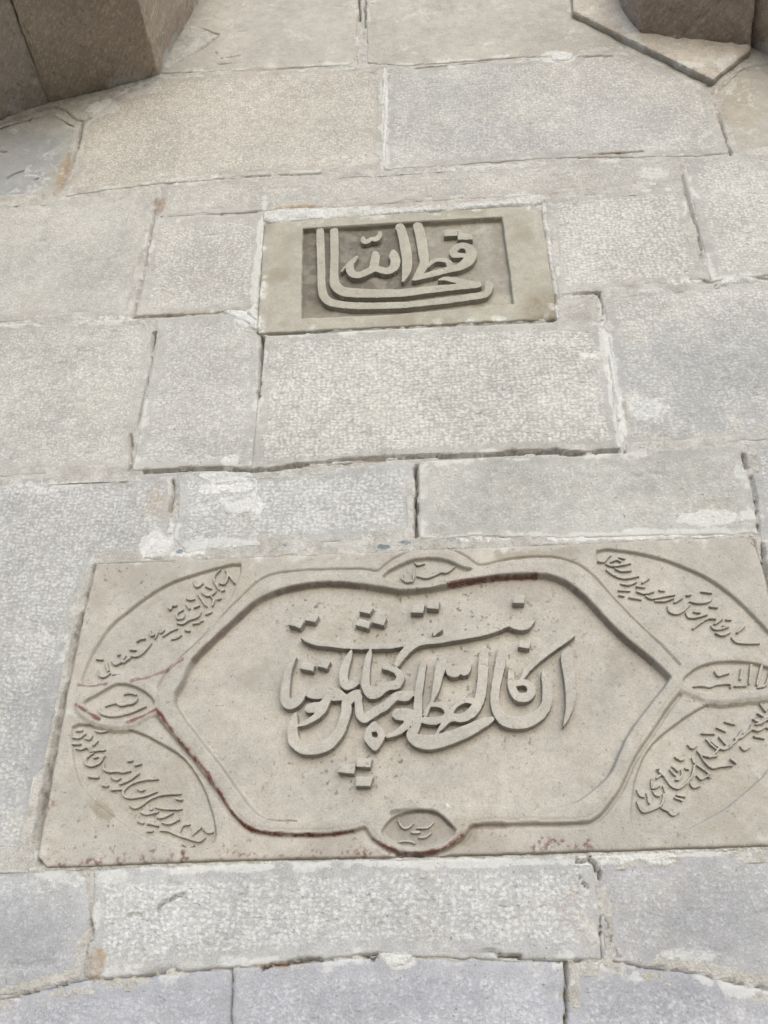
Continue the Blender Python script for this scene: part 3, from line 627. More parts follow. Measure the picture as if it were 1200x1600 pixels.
LEAF_TEXT = {
 'ul': (t1, 9, [[(985, 90), (1020, 140), (1050, 185)], [(950, 90), (910, 130), (905, 165), (925, 200), (940, 230)], [(1000, 120), (995, 165), (975, 190), (945, 183)], [(765, 170), (780, 205), (800, 205), (830, 185)], [(850, 205), (885, 220)],
   [(820, 245), (850, 270), (890, 265), (920, 240)], [(795, 260), (830, 310), (855, 345)], [(885, 275), (905, 300), (895, 340)], [(930, 295), (950, 290)], [(962, 235), (975, 232)], [(715, 290), (740, 300), (770, 295)], [(715, 330), (735, 360)],
   [(590, 350), (602, 365), (615, 335)], [(632, 342), (642, 338)], [(690, 370), (650, 395), (652, 430), (690, 425), (700, 400)], [(650, 460), (690, 465), (730, 440), (790, 420), (815, 385)], [(770, 352), (800, 340)], [(850, 400), (885, 385)], [(760, 465), (800, 460)], [(815, 447), (825, 443)],
   [(705, 510), (735, 515)], [(610, 575), (650, 562), (680, 545)], [(550, 555), (600, 520), (650, 500)], [(530, 500), (537, 528), (560, 510)], [(465, 515), (472, 550), (510, 532), (495, 570)], [(370, 590), (395, 572), (425, 570)], [(330, 690), (380, 690), (430, 650), (470, 600)], [(325, 645), (360, 650)],
   [(275, 735), (320, 705)], [(195, 725), (220, 750), (260, 730), (290, 690)], [(240, 682), (248, 680)], [(90, 710), (130, 715)], [(95, 790), (110, 828), (150, 833), (180, 810)], [(155, 740), (170, 790)], [(200, 815), (245, 815)]]),
 'll': (t2, 11, [[(90, 490), (125, 490)], [(230, 490), (270, 500), (315, 495)], [(60, 540), (110, 545), (155, 515)], [(150, 545), (185, 555), (205, 530)], [(60, 590), (115, 590)], [(85, 625), (130, 630), (170, 612), (195, 640)], [(195, 648), (240, 640), (300, 635)], [(215, 600), (245, 570)],
   [(215, 660), (160, 700), (160, 740), (210, 755), (265, 730), (300, 680)], [(220, 692), (245, 690)], [(295, 740), (295, 775), (330, 798), (400, 795), (440, 803), (490, 795)], [(475, 715), (505, 715)], [(530, 750), (570, 740)], [(350, 840), (385, 860), (415, 850)], [(410, 895), (470, 870), (520, 840), (560, 810)],
   [(180, 835), (250, 840)], [(285, 900), (320, 905)], [(350, 935), (430, 930)], [(700, 855), (600, 860), (510, 885), (450, 930), (440, 970), (480, 995), (550, 990), (620, 975), (690, 950)], [(545, 925), (570, 940), (600, 935)], [(870, 965), (750, 970), (650, 1000), (580, 1050), (530, 1072), (490, 1050)],
   [(840, 1000), (880, 1010)], [(680, 1065), (760, 1080), (880, 1080)], [(570, 1100), (620, 1118), (700, 1100)], [(645, 1080), (655, 1080)], [(695, 1145), (750, 1140), (810, 1110)], [(730, 1180), (790, 1190), (860, 1160)], [(550, 1170), (590, 1185)], [(620, 1190), (660, 1192), (700, 1205)], [(620, 1245), (655, 1245)],
   [(720, 1240), (790, 1245), (860, 1278), (930, 1300), (1010, 1322), (1055, 1295)], [(870, 1248), (890, 1202), (940, 1195)], [(960, 1270), (1020, 1220)], [(1040, 1220), (1070, 1252), (1110, 1255)], [(885, 1340), (930, 1365), (970, 1355)]]),
 'ur': (t3, 9, [[(20, 120), (60, 125), (85, 95), (110, 80)], [(80, 140), (120, 155), (190, 145), (250, 135)], [(110, 125), (150, 110), (180, 125)], [(170, 95), (205, 100)], [(140, 170), (180, 188), (250, 185)], [(80, 180), (130, 215), (200, 240), (305, 225)], [(180, 275), (230, 285), (290, 265)], [(290, 295), (345, 300)], [(330, 270), (375, 240)],
   [(290, 330), (340, 345), (410, 330)], [(355, 360), (390, 380), (470, 365), (555, 355)], [(420, 397), (480, 397), (550, 377)], [(450, 320), (480, 325)], [(170, 320), (240, 325)], [(170, 355), (200, 360)], [(240, 370), (320, 385)], [(555, 405), (605, 375)], [(505, 430), (520, 470), (570, 485), (620, 460), (660, 420)], [(640, 355), (665, 352)],
   [(660, 400), (720, 410), (790, 400), (815, 370)], [(740, 330), (810, 340)], [(800, 435), (850, 440)], [(635, 480), (650, 508), (700, 510), (780, 490)], [(690, 470), (730, 475)], [(680, 590), (740, 542), (790, 517), (840, 520)], [(835, 555), (885, 520)], [(810, 570), (830, 592), (880, 590), (930, 575)], [(892, 570), (898, 568)], [(915, 525), (945, 525)], [(840, 620), (890, 635), (940, 615)],
   [(990, 615), (1040, 570)], [(950, 650), (980, 680), (1040, 690), (1145, 690)]]),
 'lr': (t4, 11, [[(1140, 440), (1185, 500)], [(1080, 570), (1130, 595)], [(1120, 520), (1160, 540)], [(1070, 655), (1120, 665), (1170, 640)], [(1090, 715), (1170, 730)], [(840, 590), (920, 610)], [(770, 640), (840, 670)], [(640, 690), (700, 690), (750, 695)], [(710, 750), (770, 800), (830, 825), (900, 795)], [(790, 720), (840, 780)],
   [(920, 730), (980, 720), (1040, 670)], [(970, 800), (1000, 830), (1050, 805)], [(520, 790), (560, 815), (600, 790)], [(410, 890), (455, 915), (490, 910)], [(560, 900), (575, 940)], [(630, 880), (670, 940), (730, 985), (800, 970), (900, 965)], [(700, 890), (770, 880)], [(890, 910), (930, 940)], [(600, 1050), (640, 1080), (710, 1030)], [(500, 985), (525, 995)],
   [(390, 970), (435, 1010)], [(370, 1000), (415, 1045)], [(255, 995), (320, 1060), (370, 1130), (440, 1158), (510, 1110), (560, 1040)], [(420, 1085), (460, 1060)], [(540, 1115), (570, 1150), (625, 1135)], [(210, 1080), (215, 1158), (280, 1135)], [(225, 1180), (240, 1210), (280, 1225)], [(255, 1070), (280, 1050)], [(85, 1170), (110, 1220), (150, 1230)], [(170, 1200), (190, 1285)],
   [(85, 1270), (110, 1330), (150, 1360), (235, 1335)], [(300, 1330), (350, 1350), (390, 1385), (445, 1365)], [(410, 1240), (470, 1260)], [(430, 1215), (495, 1225)], [(1200, 560), (1240, 590), (1275, 520)], [(1195, 640), (1250, 650)], [(1230, 470), (1260, 520)], [(235, 1335), (300, 1290), (312, 1200)], [(310, 1140), (330, 1210), (300, 1285)], [(440, 1090), (472, 1040), (462, 1000)], [(520, 1095), (560, 1040), (572, 965)], [(600, 960), (660, 1000), (700, 1035)], [(600, 840), (640, 872), (700, 882), (760, 850), (788, 812)], [(680, 740), (725, 790), (775, 830)], [(880, 792), (925, 760), (962, 700), (982, 660)], [(1000, 690), (1050, 662), (1062, 612)], [(1100, 612), (1150, 600), (1200, 568)]]),
 'left': (t2, 13, [[(450, 218), (490, 206), (535, 222)], [(310, 305), (390, 282), (420, 300), (520, 280), (545, 250)], [(260, 330), (280, 362), (370, 382), (500, 352), (605, 310)]]),
 'top': (t5, 12, [[(480, 160), (505, 180), (560, 168)], [(482, 195), (472, 270), (468, 315)], [(382, 265), (372, 300), (410, 325), (460, 322)], [(500, 275), (580, 290), (660, 262), (700, 240), (760, 242), (820, 195)]]),
 'right': (t4, 12, [[(750, 160), (775, 195), (810, 190), (870, 175)], [(570, 290), (640, 280), (710, 293), (760, 272), (880, 265), (885, 298)], [(920, 285), (960, 285), (1020, 285)], [(980, 140), (968, 225)], [(1060, 112), (1045, 265)], [(1150, 112), (1110, 275)], [(1220, 150), (1190, 270), (1120, 300)]]),
 'bottom': (t6, 13, [[(340, 235), (372, 290), (420, 298), (465, 260)], [(500, 300), (590, 294), (640, 250)], [(455, 335), (520, 335)], [(515, 380), (570, 375), (620, 340)], [(350, 415), (430, 410), (480, 430)]]),
}
# ------------------------------------------------------------------ lower plaque
OUTER = [(244, 1104), (262, 1056), (285, 1027), (310, 1005), (339, 976), (371, 944), (410, 908), (444, 898), (499, 894), (560, 893), (592, 896), (615, 878), (642, 865), (674, 859), (703, 862), (725, 873), (750, 887), (800, 877), (860, 874), (900, 885), (925, 905), (964, 947), (997, 980), (1030, 1012), (1058, 1042), (1070, 1060),
         (1060, 1076), (1040, 1102), (1017, 1137), (989, 1178), (965, 1228), (946, 1256), (925, 1275), (900, 1280), (800, 1281), (738, 1284), (722, 1303), (698, 1320), (668, 1328), (636, 1328), (606, 1320), (584, 1304), (572, 1288), (545, 1293), (500, 1298), (425, 1297), (388, 1288), (362, 1262), (340, 1230), (304, 1182), (275, 1148)]
INNER = [(272, 1096), (285, 1062), (301, 1029), (330, 1000), (356, 976), (395, 941), (431, 923), (465, 914), (511, 909), (560, 912), (600, 918), (632, 922), (675, 917), (775, 899), (840, 896), (880, 905), (915, 932), (965, 985), (1010, 1022), (1044, 1053), (1044, 1064), (1011, 1106), (980, 1150), (955, 1205), (925, 1235), (895, 1254), (850, 1261), (765, 1260), (716, 1258), (688, 1250), (657, 1247), (633, 1250), (602, 1264), (550, 1275), (500, 1282), (425, 1280), (395, 1264), (370, 1232), (340, 1190), (308, 1150)]
LEAVES = {
 'ul': [(376, 881), (344, 886), (310, 895), (276, 906), (242, 923), (198, 955), (170, 980), (150, 1009), (139, 1030), (130, 1052), (128, 1068), (150, 1069), (175, 1066), (220, 1059), (262, 1038), (296, 1014), (330, 978), (355, 944), (370, 910)],
 'ur': [(932, 861), (964, 859), (998, 864), (1031, 872), (1065, 884), (1099, 899), (1132, 920), (1166, 949), (1200, 985), (1226, 1020), (1222, 1031), (1180, 1028), (1130, 1027), (1092, 1023), (1065, 1015), (1032, 998), (1004, 974), (972, 942), (942, 905)],
 'll': [(112, 1136), (137, 1132), (183, 1136), (215, 1144), (246, 1159), (277, 1177), (298, 1198), (315, 1225), (329, 1263), (335, 1290), (334, 1316), (300, 1324), (262, 1318), (225, 1306), (194, 1288), (162, 1265), (137, 1240), (121, 1217), (112, 1173)],
 'lr': [(1236, 1084), (1200, 1083), (1163, 1085), (1132, 1090), (1099, 1104), (1072, 1120), (1044, 1141), (1017, 1165), (1003, 1190), (993, 1218), (988, 1249), (990, 1296), (1030, 1303), (1080, 1292), (1127, 1267), (1154, 1247), (1182, 1223), (1204, 1198), (1232, 1140)],
}
MEDAL = {
 'left': [(128, 1099), (150, 1084), (183, 1067), (217, 1075), (240, 1097), (218, 1113), (195, 1124), (155, 1119)],
 'top': [(598, 900), (637, 877), (670, 871), (699, 875), (724, 886), (738, 889), (716, 899), (688, 910), (659, 915), (637, 913)],
 'right': [(1068, 1063), (1086, 1045), (1108, 1036), (1136, 1032), (1172, 1034), (1202, 1042), (1236, 1060), (1200, 1074), (1160, 1080), (1123, 1083), (1092, 1078)],
 'bottom': [(596, 1300), (614, 1278), (633, 1270), (657, 1267), (681, 1270), (702, 1288), (712, 1298), (696, 1313), (670, 1322), (636, 1322), (610, 1314)],
}
BAND, FIELD, LEAFH, PANEL = .014, .008, .0010, -.0045      # metres in front of the wall's face
plaque = empty('large_carved_plaque', (W(620, 1340)[0], 0, W(620, 1340)[1]),
               'large beige carved stone plaque with scalloped frame, leaf shaped corner panels and red paint traces', 'plaque')
def union(polys_or_strokes, X, Z):
    S = np.full(X.shape, -1.0)
    for kind, P in polys_or_strokes:
        mrg = .03
        m = (X > P[:, 0].min()-mrg) & (X < P[:, 0].max()+mrg) & (Z > P[:, 1].min()-mrg) & (Z < P[:, 1].max()+mrg)
        if not m.any(): continue
        v = sdf_poly(P, X[m], Z[m]) if kind == 'p' else sdf_stroke(P, X[m], Z[m])
        S[m] = np.maximum(S[m], v)
    return S
def stroke_world(pts, out, sub=4):
    pts = catmull(pts, sub)
    return np.array([(*W(p[0], p[1], out), p[2]*.5*(scale_at(p[0], p[1], out)+abs(W(p[0], p[1]-.5, out)[1]-W(p[0], p[1]+.5, out)[1]))) for p in pts])
def poly_world(pts, out): return PW(pts, out)

def carve_letters(prims, holes, top, floor, step, mat, parent, name, seed, round_=.0011, col0=None, wob=.0007):
    allp = np.vstack([p[1][:, :2] for p in prims])
    X, Z = mkgrid(allp[:, 0].min()-.02, allp[:, 0].max()+.02, allp[:, 1].min()-.02, allp[:, 1].max()+.02, step)
    S = union(prims, X, Z)
    for Pp in holes: S = np.minimum(S, -sdf_poly(Pp, X, Z))
    near = S > -.02
    S = np.where(near, S + wob*fbm(X, Z, .012, seed) + wob*.6*fbm(X, Z, .004, seed+3, 2), S)
    X2, Z2, S2 = snap(X, Z, S, step)
    ramp = .0016
    e = np.clip(S2/round_, 0, 1)
    H = top - round_*.5*(1-e)**2 + .0009*fbm(X, Z, .03, seed+5) - .0016*sstep(.45, .7, fbm(X, Z, .011, seed+7))
    depth = top-floor+.004
    H = np.where(S2 < 0, top-round_*.5+np.clip(S2/(1.0*step), -1, 0)*depth, H)
    keep = S2 > -1.7*step
    fk = keep
    lab, kmax = components(S2 >= 0)
    # grow labels outwards to the skirt
    for _ in range(3):
        for ax, sh in ((0, 1), (0, -1), (1, 1), (1, -1)):
            r = np.roll(lab, sh, ax); lab = np.where((lab == 0) & keep, r, lab)
    zero = np.zeros(X.shape)
    for c in range(1, kmax+1):
        m = lab == c
        if (m & (S2 >= 0)).sum() < 3: continue
        i, j = np.nonzero(m); a, b, c0, d = max(i.min()-1, 0), i.max()+2, max(j.min()-1, 0), j.max()+2
        sl_ = np.s_[a:b, c0:d]
        cols = (zero[sl_], zero[sl_], zero[sl_], zero[sl_]) if col0 is None else tuple(f(X[sl_], Z[sl_]) for f in col0)
        grid_object(name, mat, parent, X2[sl_], Z2[sl_], H[sl_], m[sl_], cols, sharp=50)

# --- slab relief on one grid, then cut into its parts
s = .0017
PO, PI_ = catmull(PW(OUTER, BAND), 3, True), catmull(PW(INNER, BAND), 3, True)
X, Z = mkgrid(PL[:, 0].min()-.01, PL[:, 0].max()+.01, PL[:, 1].min()-.01, PL[:, 1].max()+.01, s)
Sslab = sdf_poly(PL, X, Z) + .0014*fbm(X, Z, .03, 31) + .0008*fbm(X, Z, .008, 32)
wx = X + .0008*fbm(X, Z, .02, 61); wz = Z + .0008*fbm(X, Z, .02, 62)
So, Si = sdf_poly(PO, wx, wz), sdf_poly(PI_, wx, wz)
H = np.full(X.shape, FIELD) + .0006*fbm(X, Z, .12, 33)
# leaves
leafS = {k: sdf_poly(catmull(PW(v, FIELD), 2, True), wx, wz) for k, v in LEAVES.items()}
for k, Sl in leafS.items():
    H = np.where(So < 0, H - (FIELD-LEAFH)*sstep(-.0012, .0014, Sl) - .0012*sstep(.004, 0, np.abs(Sl-.001)), H)
    H = np.where(So < 0, H + .0022*sstep(.008, 0, Sl)*0, H)
# raised band with a sloping outer side and a groove along it
slope = np.clip(1+So/.0085, 0, 1)
H = H + (BAND-FIELD)*slope*(So < 0)*(So > -.02) - .0062*sstep(.0042, 0, np.abs(So+.0072))
bandin = So >= 0
mid = np.minimum(So, np.maximum(-Si, 0))
H = np.where(bandin, BAND-.0016*sstep(.004, 0, mid), H)
# side medallions: rim round a sunk field (left and right stand outside the frame)
medS = {k: sdf_poly(catmull(PW(v, BAND), 3, True), wx, wz) for k, v in MEDAL.items()}
for k, Sm in medS.items():
    if k in ('left', 'right'):
        rim = sstep(-.018, -.009, Sm)*(Sm < 0)
        H = np.where((Si < 0) & (rim > .02), np.maximum(H, FIELD+(BAND-.002-FIELD)*rim), H)
    H = np.where(Sm > -.0012, (BAND-.002) - .0075*sstep(-.0012, .0016, Sm), H)
# sunk centre
pan = sstep(-.0012, .0012, Si)
H = H*(1-pan) + (PANEL + .0007*fbm(X, Z, .05, 35) + .0004*fbm(X, Z, .012, 36))*pan
# chipped, rounded outer edge
rr = .005 + .006*sstep(.25, .6, fbm(X, Z, .06, 37))
e = np.clip(Sslab/rr, 0, 1); H = H - rr*.6*(1-np.sqrt(1-(1-e)**2+1e-9))
H = H + .00035*fbm(X, Z, .01, 38)
H = np.where(Sslab < 0, np.maximum(H+Sslab*8, -.03), H)
# paint and dirt
def line_mark(lines, X, Z, out, w, seed):
    r = np.zeros(X.shape)
    for pts, st in lines:
        P = PW(catmull(pts, 3), out); hw = w
        m = (X > P[:, 0].min()-.02) & (X < P[:, 0].max()+.02) & (Z > P[:, 1].min()-.02) & (Z < P[:, 1].max()+.02)
        if not m.any(): continue
        d = dist_line(P, X[m], Z[m]) + w*.7*fbm(X[m], Z[m], .012, seed)
        r[m] = np.maximum(r[m], st*sstep(w, w*.3, d))
    return r
RED = [([(244, 1107), (275, 1150), (304, 1184), (329, 1216), (350, 1250), (365, 1272), (388, 1293), (425, 1302), (500, 1304), (550, 1298)], 1.0), ([(118, 1100), (135, 1112), (154, 1123)], .9), ([(200, 1128), (222, 1119), (243, 1108)], .8),
       ([(700, 911), (775, 900), (838, 897)], .85), ([(582, 1310), (606, 1324), (633, 1332), (670, 1332), (700, 1322), (722, 1305)], .9), ([(431, 924), (465, 915), (511, 910), (560, 913)], .4), ([(301, 1030), (330, 1001), (356, 977), (395, 942)], .4), ([(205, 1063), (250, 1050), (285, 1030)], .6),
       ([(880, 906), (915, 933), (965, 986), (1020, 1032)], .35), ([(120, 1068), (140, 1070), (165, 1068)], .7), ([(735, 1290), (790, 1291)], .35), ([(1070, 1080), (1100, 1092)], .3)]
RED_EDGE = [([(60, 1345), (120, 1349), (220, 1342), (350, 1341), (480, 1338), (600, 1332)], .7), ([(840, 1320), (880, 1317), (935, 1318)], .8), ([(1160, 840), (1178, 850)], 1.0), ([(72, 1280), (80, 1250)], .5), ([(240, 1338), (280, 1338)], 1)]
red = np.maximum(line_mark(RED, X, Z, .013, .0036, 71)*sstep(-.75, -.35, fbm(X, Z, .02, 91)), line_mark(RED_EDGE, X, Z, .008, .011, 72)*sstep(-.05, .30, fbm(X, Z, .012, 73))*sstep(-.1, .2, fbm(X, Z, .0045, 83)))
dirt = np.maximum(line_mark([([(420, 1279), (460, 1280)], .8), ([(612, 1270), (640, 1266), (682, 1270), (706, 1292)], .7), ([(620, 1335), (660, 1338)], 1.0), ([(330, 1312), (336, 1290)], .3)], X, Z, .01, .004, 74), .6*sstep(.0, .005, medS['bottom'])*(.7+.3*fbm(X, Z, .02, 75)))
for cx_, cy_, rx_, ry_ in ((545, 1205, 150, 50), (470, 960, 60, 40), (800, 1150, 60, 30), (700, 1000, 260, 120), (180, 1300, 110, 40), (200, 905, 60, 30)):
    a_, b_ = W(cx_, cy_, .0); q = np.hypot((X-a_)/(rx_*.0011), (Z-b_)/(ry_*.0013))
    dirt = np.maximum(dirt, .85*sstep(1.2, .3, q)*sstep(.42, .60, fbm(X, Z, .0075, 88, 3)))
stain = np.maximum(.25*sstep(.1, .5, fbm(X, Z, .09, 76)+.4*fbm(X, Z, .012, 86)), line_mark([([(150, 1260), (170, 1272)], .7), ([(720, 1312), (735, 1305)], .6), ([(780, 870), (900, 862)], .5)], X, Z, .008, .012, 77))
lime = .5*sstep(.35, .6, fbm(X, Z, .03, 78))*sstep(.03, .0, Sslab) + line_mark([([(700, 1258), (703, 1262)], 1.)], X, Z, .01, .003, 79)
cols = (red, dirt, np.clip(lime, 0, 1), stain)
keep = Sslab > -s*2
cc = lambda A: .25*(A[:-1, :-1]+A[1:, :-1]+A[1:, 1:]+A[:-1, 1:])
cSi, cSo = cc(Si), cc(So)
fm_panel = cSi > 0
fm_med = {k: cc(v) > 0 for k, v in medS.items()}
anymed = np.logical_or.reduce(list(fm_med.values()))
fm_leaf = {k: (cc(v) > 0) & (cSo < -.006) & ~anymed for k, v in leafS.items()}
anyleaf = np.logical_or.reduce(list(fm_leaf.values()))
fm_band = (cSo > -.0095) & ~fm_panel & ~anymed & ~anyleaf
fm_field = ~(fm_panel | anymed | anyleaf | fm_band)
grid_object('slab', MAT_SLAB, plaque, X, Z, H, keep, cols, facemask=fm_field)
grid_object('frame_band', MAT_SLAB, plaque, X, Z, H, keep, cols, facemask=fm_band)
panel = grid_object('sunk_panel', MAT_SLAB, plaque, X, Z, H, keep, cols, facemask=fm_panel)
leaves = {k: grid_object('leaf_panel', MAT_SLAB, plaque, X, Z, H, keep, cols, facemask=m) for k, m in fm_leaf.items()}
medals = {k: grid_object('medallion', MAT_SLAB, plaque, X, Z, H, keep, cols, facemask=m) for k, m in fm_med.items()}
for k, w in (('ul', 'upper left'), ('ur', 'upper right'), ('ll', 'lower left'), ('lr', 'lower right')): leaves[k]['label'] = 'leaf shaped sunk panel of small script in the %s corner' % w
for k, w in (('left', 'left tip'), ('right', 'right tip'), ('top', 'top'), ('bottom', 'bottom')): medals[k]['label'] = 'small pointed oval with script at the %s of the frame' % w
medals['bottom']['label'] = 'grey stained pointed oval at the bottom of the frame with red paint below'

# --- letters
LTOP = .0118
prims = [('s', stroke_world(T(*t, p), LTOP)) for t, p in MAIN_STROKES] + [('p', catmull(PW(T(*t, p), LTOP), 3, True)) for t, p in MAIN_POLYS]
holes = [PW(T(*t, p), LTOP) for t, p in MAIN_HOLES]
carve_letters(prims, holes, LTOP, PANEL, .00115, MAT_SLAB, panel, 'letter', 11)
for k, (t, p) in enumerate(MAIN_DOTS):
    carve_letters([('p', PW(T(*t, p), LTOP))], [], LTOP, PANEL, .00115, MAT_SLAB, panel, 'dot', 50+k)
for key, (t, r, lines) in LEAF_TEXT.items():
    med = key in medals
    par = medals[key] if med else leaves[key]
    fl = BAND-.0095 if med else LEAFH
    top = fl+.0062
    pr = []
    for q in lines:
        nq = len(q); pts = [(x, y-r*.6, r*.7*(.6 if (i in (0, nq-1) and nq > 2) else 1.0)) for i, (x, y) in enumerate(q)]
        pr.append(('s', stroke_world(T(*t, pts), top, 3)))
    carve_letters(pr, [], top, fl, .0010, MAT_SLAB, par, 'letter', 90, round_=.0012, wob=.0005)

# ------------------------------------------------------------------ upper plaque
plaque2 = empty('small_carved_plaque', (W(640, 510)[0], 0, W(640, 510)[1]),
                'small tan carved stone plaque with one sunk rectangle of bold script, set in white mortar', 'plaque')
UFACE, UFLOOR = .007, -.006
RECESS = [(473, 357), (620, 348), (784, 339), (790, 380), (797, 430), (802, 474), (700, 484), (590, 492), (471, 497)]
s = .0017
X, Z = mkgrid(PU[:, 0].min()-.01, PU[:, 0].max()+.01, PU[:, 1].min()-.01, PU[:, 1].max()+.01, s)
Su = sdf_poly(PU, X, Z) + .0016*fbm(X, Z, .03, 131) + .0009*fbm(X, Z, .008, 132)
Sr = sdf_poly(PW(RECESS, UFACE), X+.001*fbm(X, Z, .02, 161), Z+.001*fbm(X, Z, .02, 162))
pan = sstep(-.0014, .0014, Sr)
H = UFACE + .0006*fbm(X, Z, .1, 133)
H = H*(1-pan) + (UFLOOR + .0016*fbm(X, Z, .02, 134) + .0008*fbm(X, Z, .006, 135))*pan
cx, cz = W(855, 485, UFACE)
rr = .004 + .007*sstep(.2, .6, fbm(X, Z, .06, 137)) + .012*sstep(.05, .01, np.hypot(X-cx, Z-cz))
e = np.clip(Su/rr, 0, 1); H = H - rr*.6*(1-np.sqrt(1-(1-e)**2+1e-9)) + .0004*fbm(X, Z, .01, 138)
H = np.where(Su < 0, np.maximum(H+Su*8, -.03), H)
xl, xr = W(640, 400)[0], W(800, 400)[0]
wht = sstep(W(640, 400)[0]-.03, W(700, 400)[0], X + .06*fbm(X, Z, .07, 140))
bx = sstep(W(640, 470)[1]+.03, W(640, 480)[1], Z + .03*fbm(X, Z, .05, 142))
dirt = pan*np.clip(.88-.46*wht - .30*bx - .25*sstep(.1, .5, fbm(X, Z, .03, 143)), 0, 1)
lime = np.clip(pan*wht*.16*sstep(-.15, .4, fbm(X, Z, .035, 141)) + .8*sstep(.15, .5, fbm(X, Z, .03, 144))*sstep(.022, .004, Su)*(1-pan), 0, 1)
stain = np.maximum(.5*sstep(.1, .5, fbm(X, Z, .08, 145)), .9*sstep(.07, .02, np.hypot((X-cx), (Z-cz)*.8)))
zero = np.zeros(X.shape)
keep = Su > -s*2; fmr = cc(Sr) > 0
grid_object('slab', MAT_SLAB2, plaque2, X, Z, H, keep, (zero, zero, lime, stain), facemask=~fmr)
rec = grid_object('sunk_panel', MAT_SLAB2, plaque2, X, Z, H, keep, (zero, dirt, lime, stain), facemask=fmr)
rec['label'] = 'sunk rectangle, dark grey on the left and whitened on the right'
UT = UFACE-.0006
prims = [('s', stroke_world(T(*t, p), UT)) for t, p in UP_STROKES]
carve_letters(prims, [], UT, UFLOOR, .00125, MAT_SLAB2, rec, 'letter', 211)
for k, (t, p) in enumerate(UP_DOTS):
    carve_letters([('p', PW(T(*t, p), UT))], [], UT+k*.0004, UFLOOR, .00125, MAT_SLAB2, rec, 'dot', 250+k)

# ------------------------------------------------------------------ corbels overhead
def solve_edge(bpx, tpx, out0):
    """wall point seen at bpx, arris running straight out from the wall in the vertical plane X = const and seen passing tpx"""
    bx, bz = W(*bpx, out0); d = ray(*tpx)
    t = (bx-CAM_P[0])/d[0]
    p = CAM_P + t*d
    return np.array([bx, -out0, bz]), p
def arris(bpx, tpx, out0, out1):
    """point on the sight line through tpx that stands out1 metres from the wall"""
    d = ray(*tpx); t = (-out1-CAM_P[1])/d[1]; return CAM_P+t*d
MAT_CORB = stone_material(); MAT_CORB.name = 'corbel_stone'
def hull_stone(name, pts, parent, rgb, seed, rough=.0045, cuts=5):
    bm = bmesh.new()
    vs_ = [bm.verts.new(p) for p in pts]
    r = bmesh.ops.convex_hull(bm, input=vs_)
    for v in [v for v in bm.verts if not v.link_faces]: bm.verts.remove(v)
    bmesh.ops.recalc_face_normals(bm, faces=bm.faces)
    bmesh.ops.dissolve_limit(bm, angle_limit=math.radians(1), verts=bm.verts, edges=bm.edges)
    bmesh.ops.bevel(bm, geom=bm.edges[:], offset=.006, segments=2, affect='EDGES', profile=.6)
    bmesh.ops.triangulate(bm, faces=bm.faces)
    for _ in range(6):
        es = [e for e in bm.edges if e.calc_length() > .011]
        if not es or len(bm.faces) > 60000: break
        bmesh.ops.subdivide_edges(bm, edges=es, cuts=1, use_grid_fill=False)
        bmesh.ops.triangulate(bm, faces=[f for f in bm.faces if len(f.verts) > 3])
    bm.normal_update()
    co = np.array([v.co for v in bm.verts]); no = np.array([v.normal for v in bm.verts])
    d = rough*fbm(co[:, 0]+co[:, 1]*.7, co[:, 2]+co[:, 1]*.6, .06, seed) + rough*.5*fbm(co[:, 0]-co[:, 1], co[:, 2]+co[:, 1], .018, seed+9)
    d = d - .004*sstep(.35, .7, fbm(co[:, 0]+co[:, 1]*.8, co[:, 2]-co[:, 1]*.5, .05, seed+13))
    for v, k, nn in zip(bm.verts, d, no): v.co += Vector(nn)*float(k)
    me = bpy.data.meshes.new(name); bm.to_mesh(me); bm.free()
    me.shade_smooth() if hasattr(me, 'shade_smooth') else None
    a = me.color_attributes.new('marks', 'FLOAT_COLOR', 'POINT')
    nv = len(me.vertices); c = np.zeros((nv, 4), np.float32); c[:, 1] = .35
    P = np.array([v.co for v in me.vertices])
    c[:, 3] = .25*sstep(0, .6, fbm(P[:, 0]+P[:, 1], P[:, 2]+P[:, 1]*.5, .12, seed+4))
    c[:, 0] = .12*sstep(.2, .6, fbm(P[:, 0]+P[:, 1], P[:, 2]-P[:, 1]*.5, .05, seed+6))
    c[:, 0] = np.maximum(c[:, 0], .8*sstep(-.05, -.004, P[:, 1])*sstep(-.2, .4, fbm(P[:, 0], P[:, 2], .05, seed+7)))
    a.data.foreach_set('color', c.ravel())
    me.set_sharp_from_angle(angle=math.radians(45))
    me.materials.append(MAT_CORB)
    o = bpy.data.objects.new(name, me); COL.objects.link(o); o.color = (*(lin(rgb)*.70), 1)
    o.parent = parent; o.location = -parent.location
    return o
def V3(px, py, out): x, z = W(px, py, out); return np.array([x, -out, z])

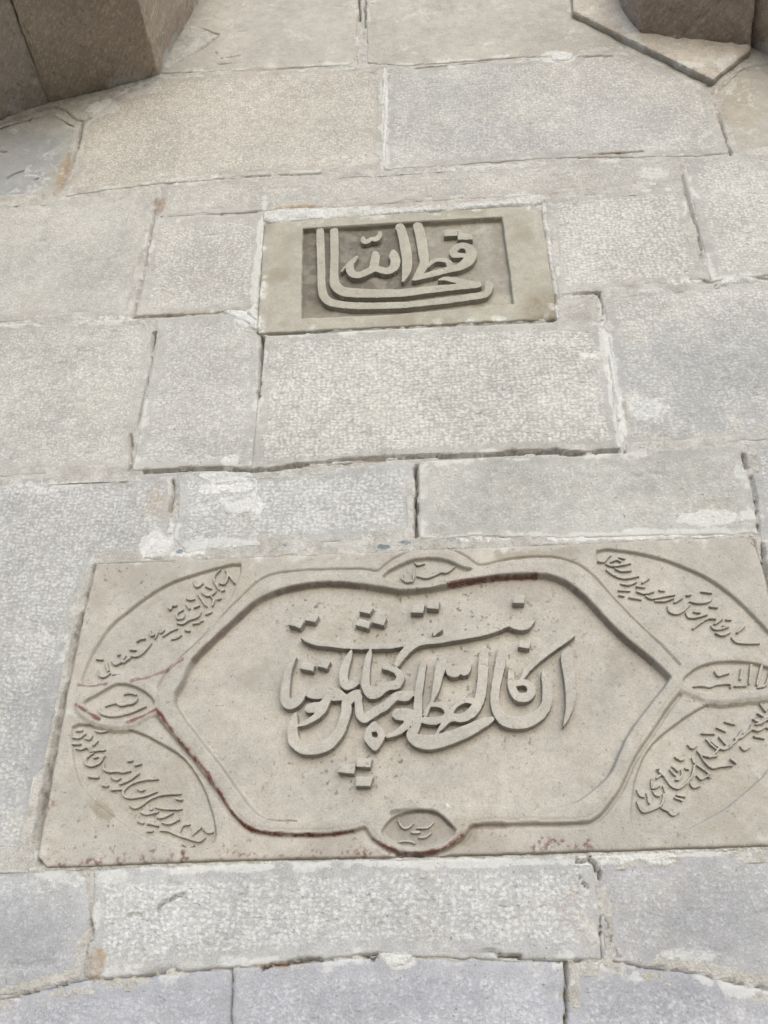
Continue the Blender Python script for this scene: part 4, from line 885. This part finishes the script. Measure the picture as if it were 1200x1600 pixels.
lb = V3(242, 122, -.01)
corb1 = empty('stone_corbel', tuple(V3(242, 122, 0)), 'dark jointed stone corbel at the top left with a paler slanting face', 'corbel')
B = V3(242, 122, -.002); E1 = arris((242, 122), (215, 0), 0, .20); e = E1-V3(242, 122, 0)
e2 = e*1.7
J = V3(74, 164, -.002); A0 = V3(-420, 300, -.002); A1 = V3(0, 191, -.002)
Cw = V3(308, 0, -.002); Cw2 = B + (Cw-B)*2.6
back = np.array([0, .12, 0]); up = np.array([0, 0, .25])
jt = np.array([-.0035, 0, 0])
hull_stone('stone', [B, J-jt, B+e2, J-jt+e2, Cw2, B+back, J-jt+back, Cw2+back, B+e2+up, J-jt+e2+up, J-jt+up*2+back, Cw2+up+back], corb1, (206, 190, 172), 811)
hull_stone('stone', [J+jt, A1, J+jt+e2, A1+e2, A0, A0+e2, A0+back, J+jt+back, J+jt+e2+up, A0+e2+up, A0+up*2+back, J+jt+up*2+back], corb1, (200, 188, 176), 823)

corb2 = empty('stone_corbel', tuple(V3(1112, 132, 0)), 'pointed stone corbel at the top right, pale facets under a dark soffit', 'corbel')
o2 = .018
def prism(pts, out, parent, rgb, seed):
    fr = [V3(p[0], p[1], out) for p in pts]; bk = [np.array([q[0], .05, q[2]]) for q in fr]
    return hull_stone('stone', fr+bk, parent, rgb, seed, .0065)
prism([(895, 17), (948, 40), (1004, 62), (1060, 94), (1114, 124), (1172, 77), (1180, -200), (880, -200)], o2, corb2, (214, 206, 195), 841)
B2 = V3(1001, 56, o2-.004); E2 = arris(0, (1003, 0), 0, o2+.076); f2 = (E2-V3(1001, 56, o2))*2.4
K = V3(1172, 75, o2-.004); K2 = V3(1330, 150, -.004); L2_ = V3(966, 0, o2-.004); L3 = B2+(L2_-B2)*3.5
K0 = V3(1172, 75, -.004)
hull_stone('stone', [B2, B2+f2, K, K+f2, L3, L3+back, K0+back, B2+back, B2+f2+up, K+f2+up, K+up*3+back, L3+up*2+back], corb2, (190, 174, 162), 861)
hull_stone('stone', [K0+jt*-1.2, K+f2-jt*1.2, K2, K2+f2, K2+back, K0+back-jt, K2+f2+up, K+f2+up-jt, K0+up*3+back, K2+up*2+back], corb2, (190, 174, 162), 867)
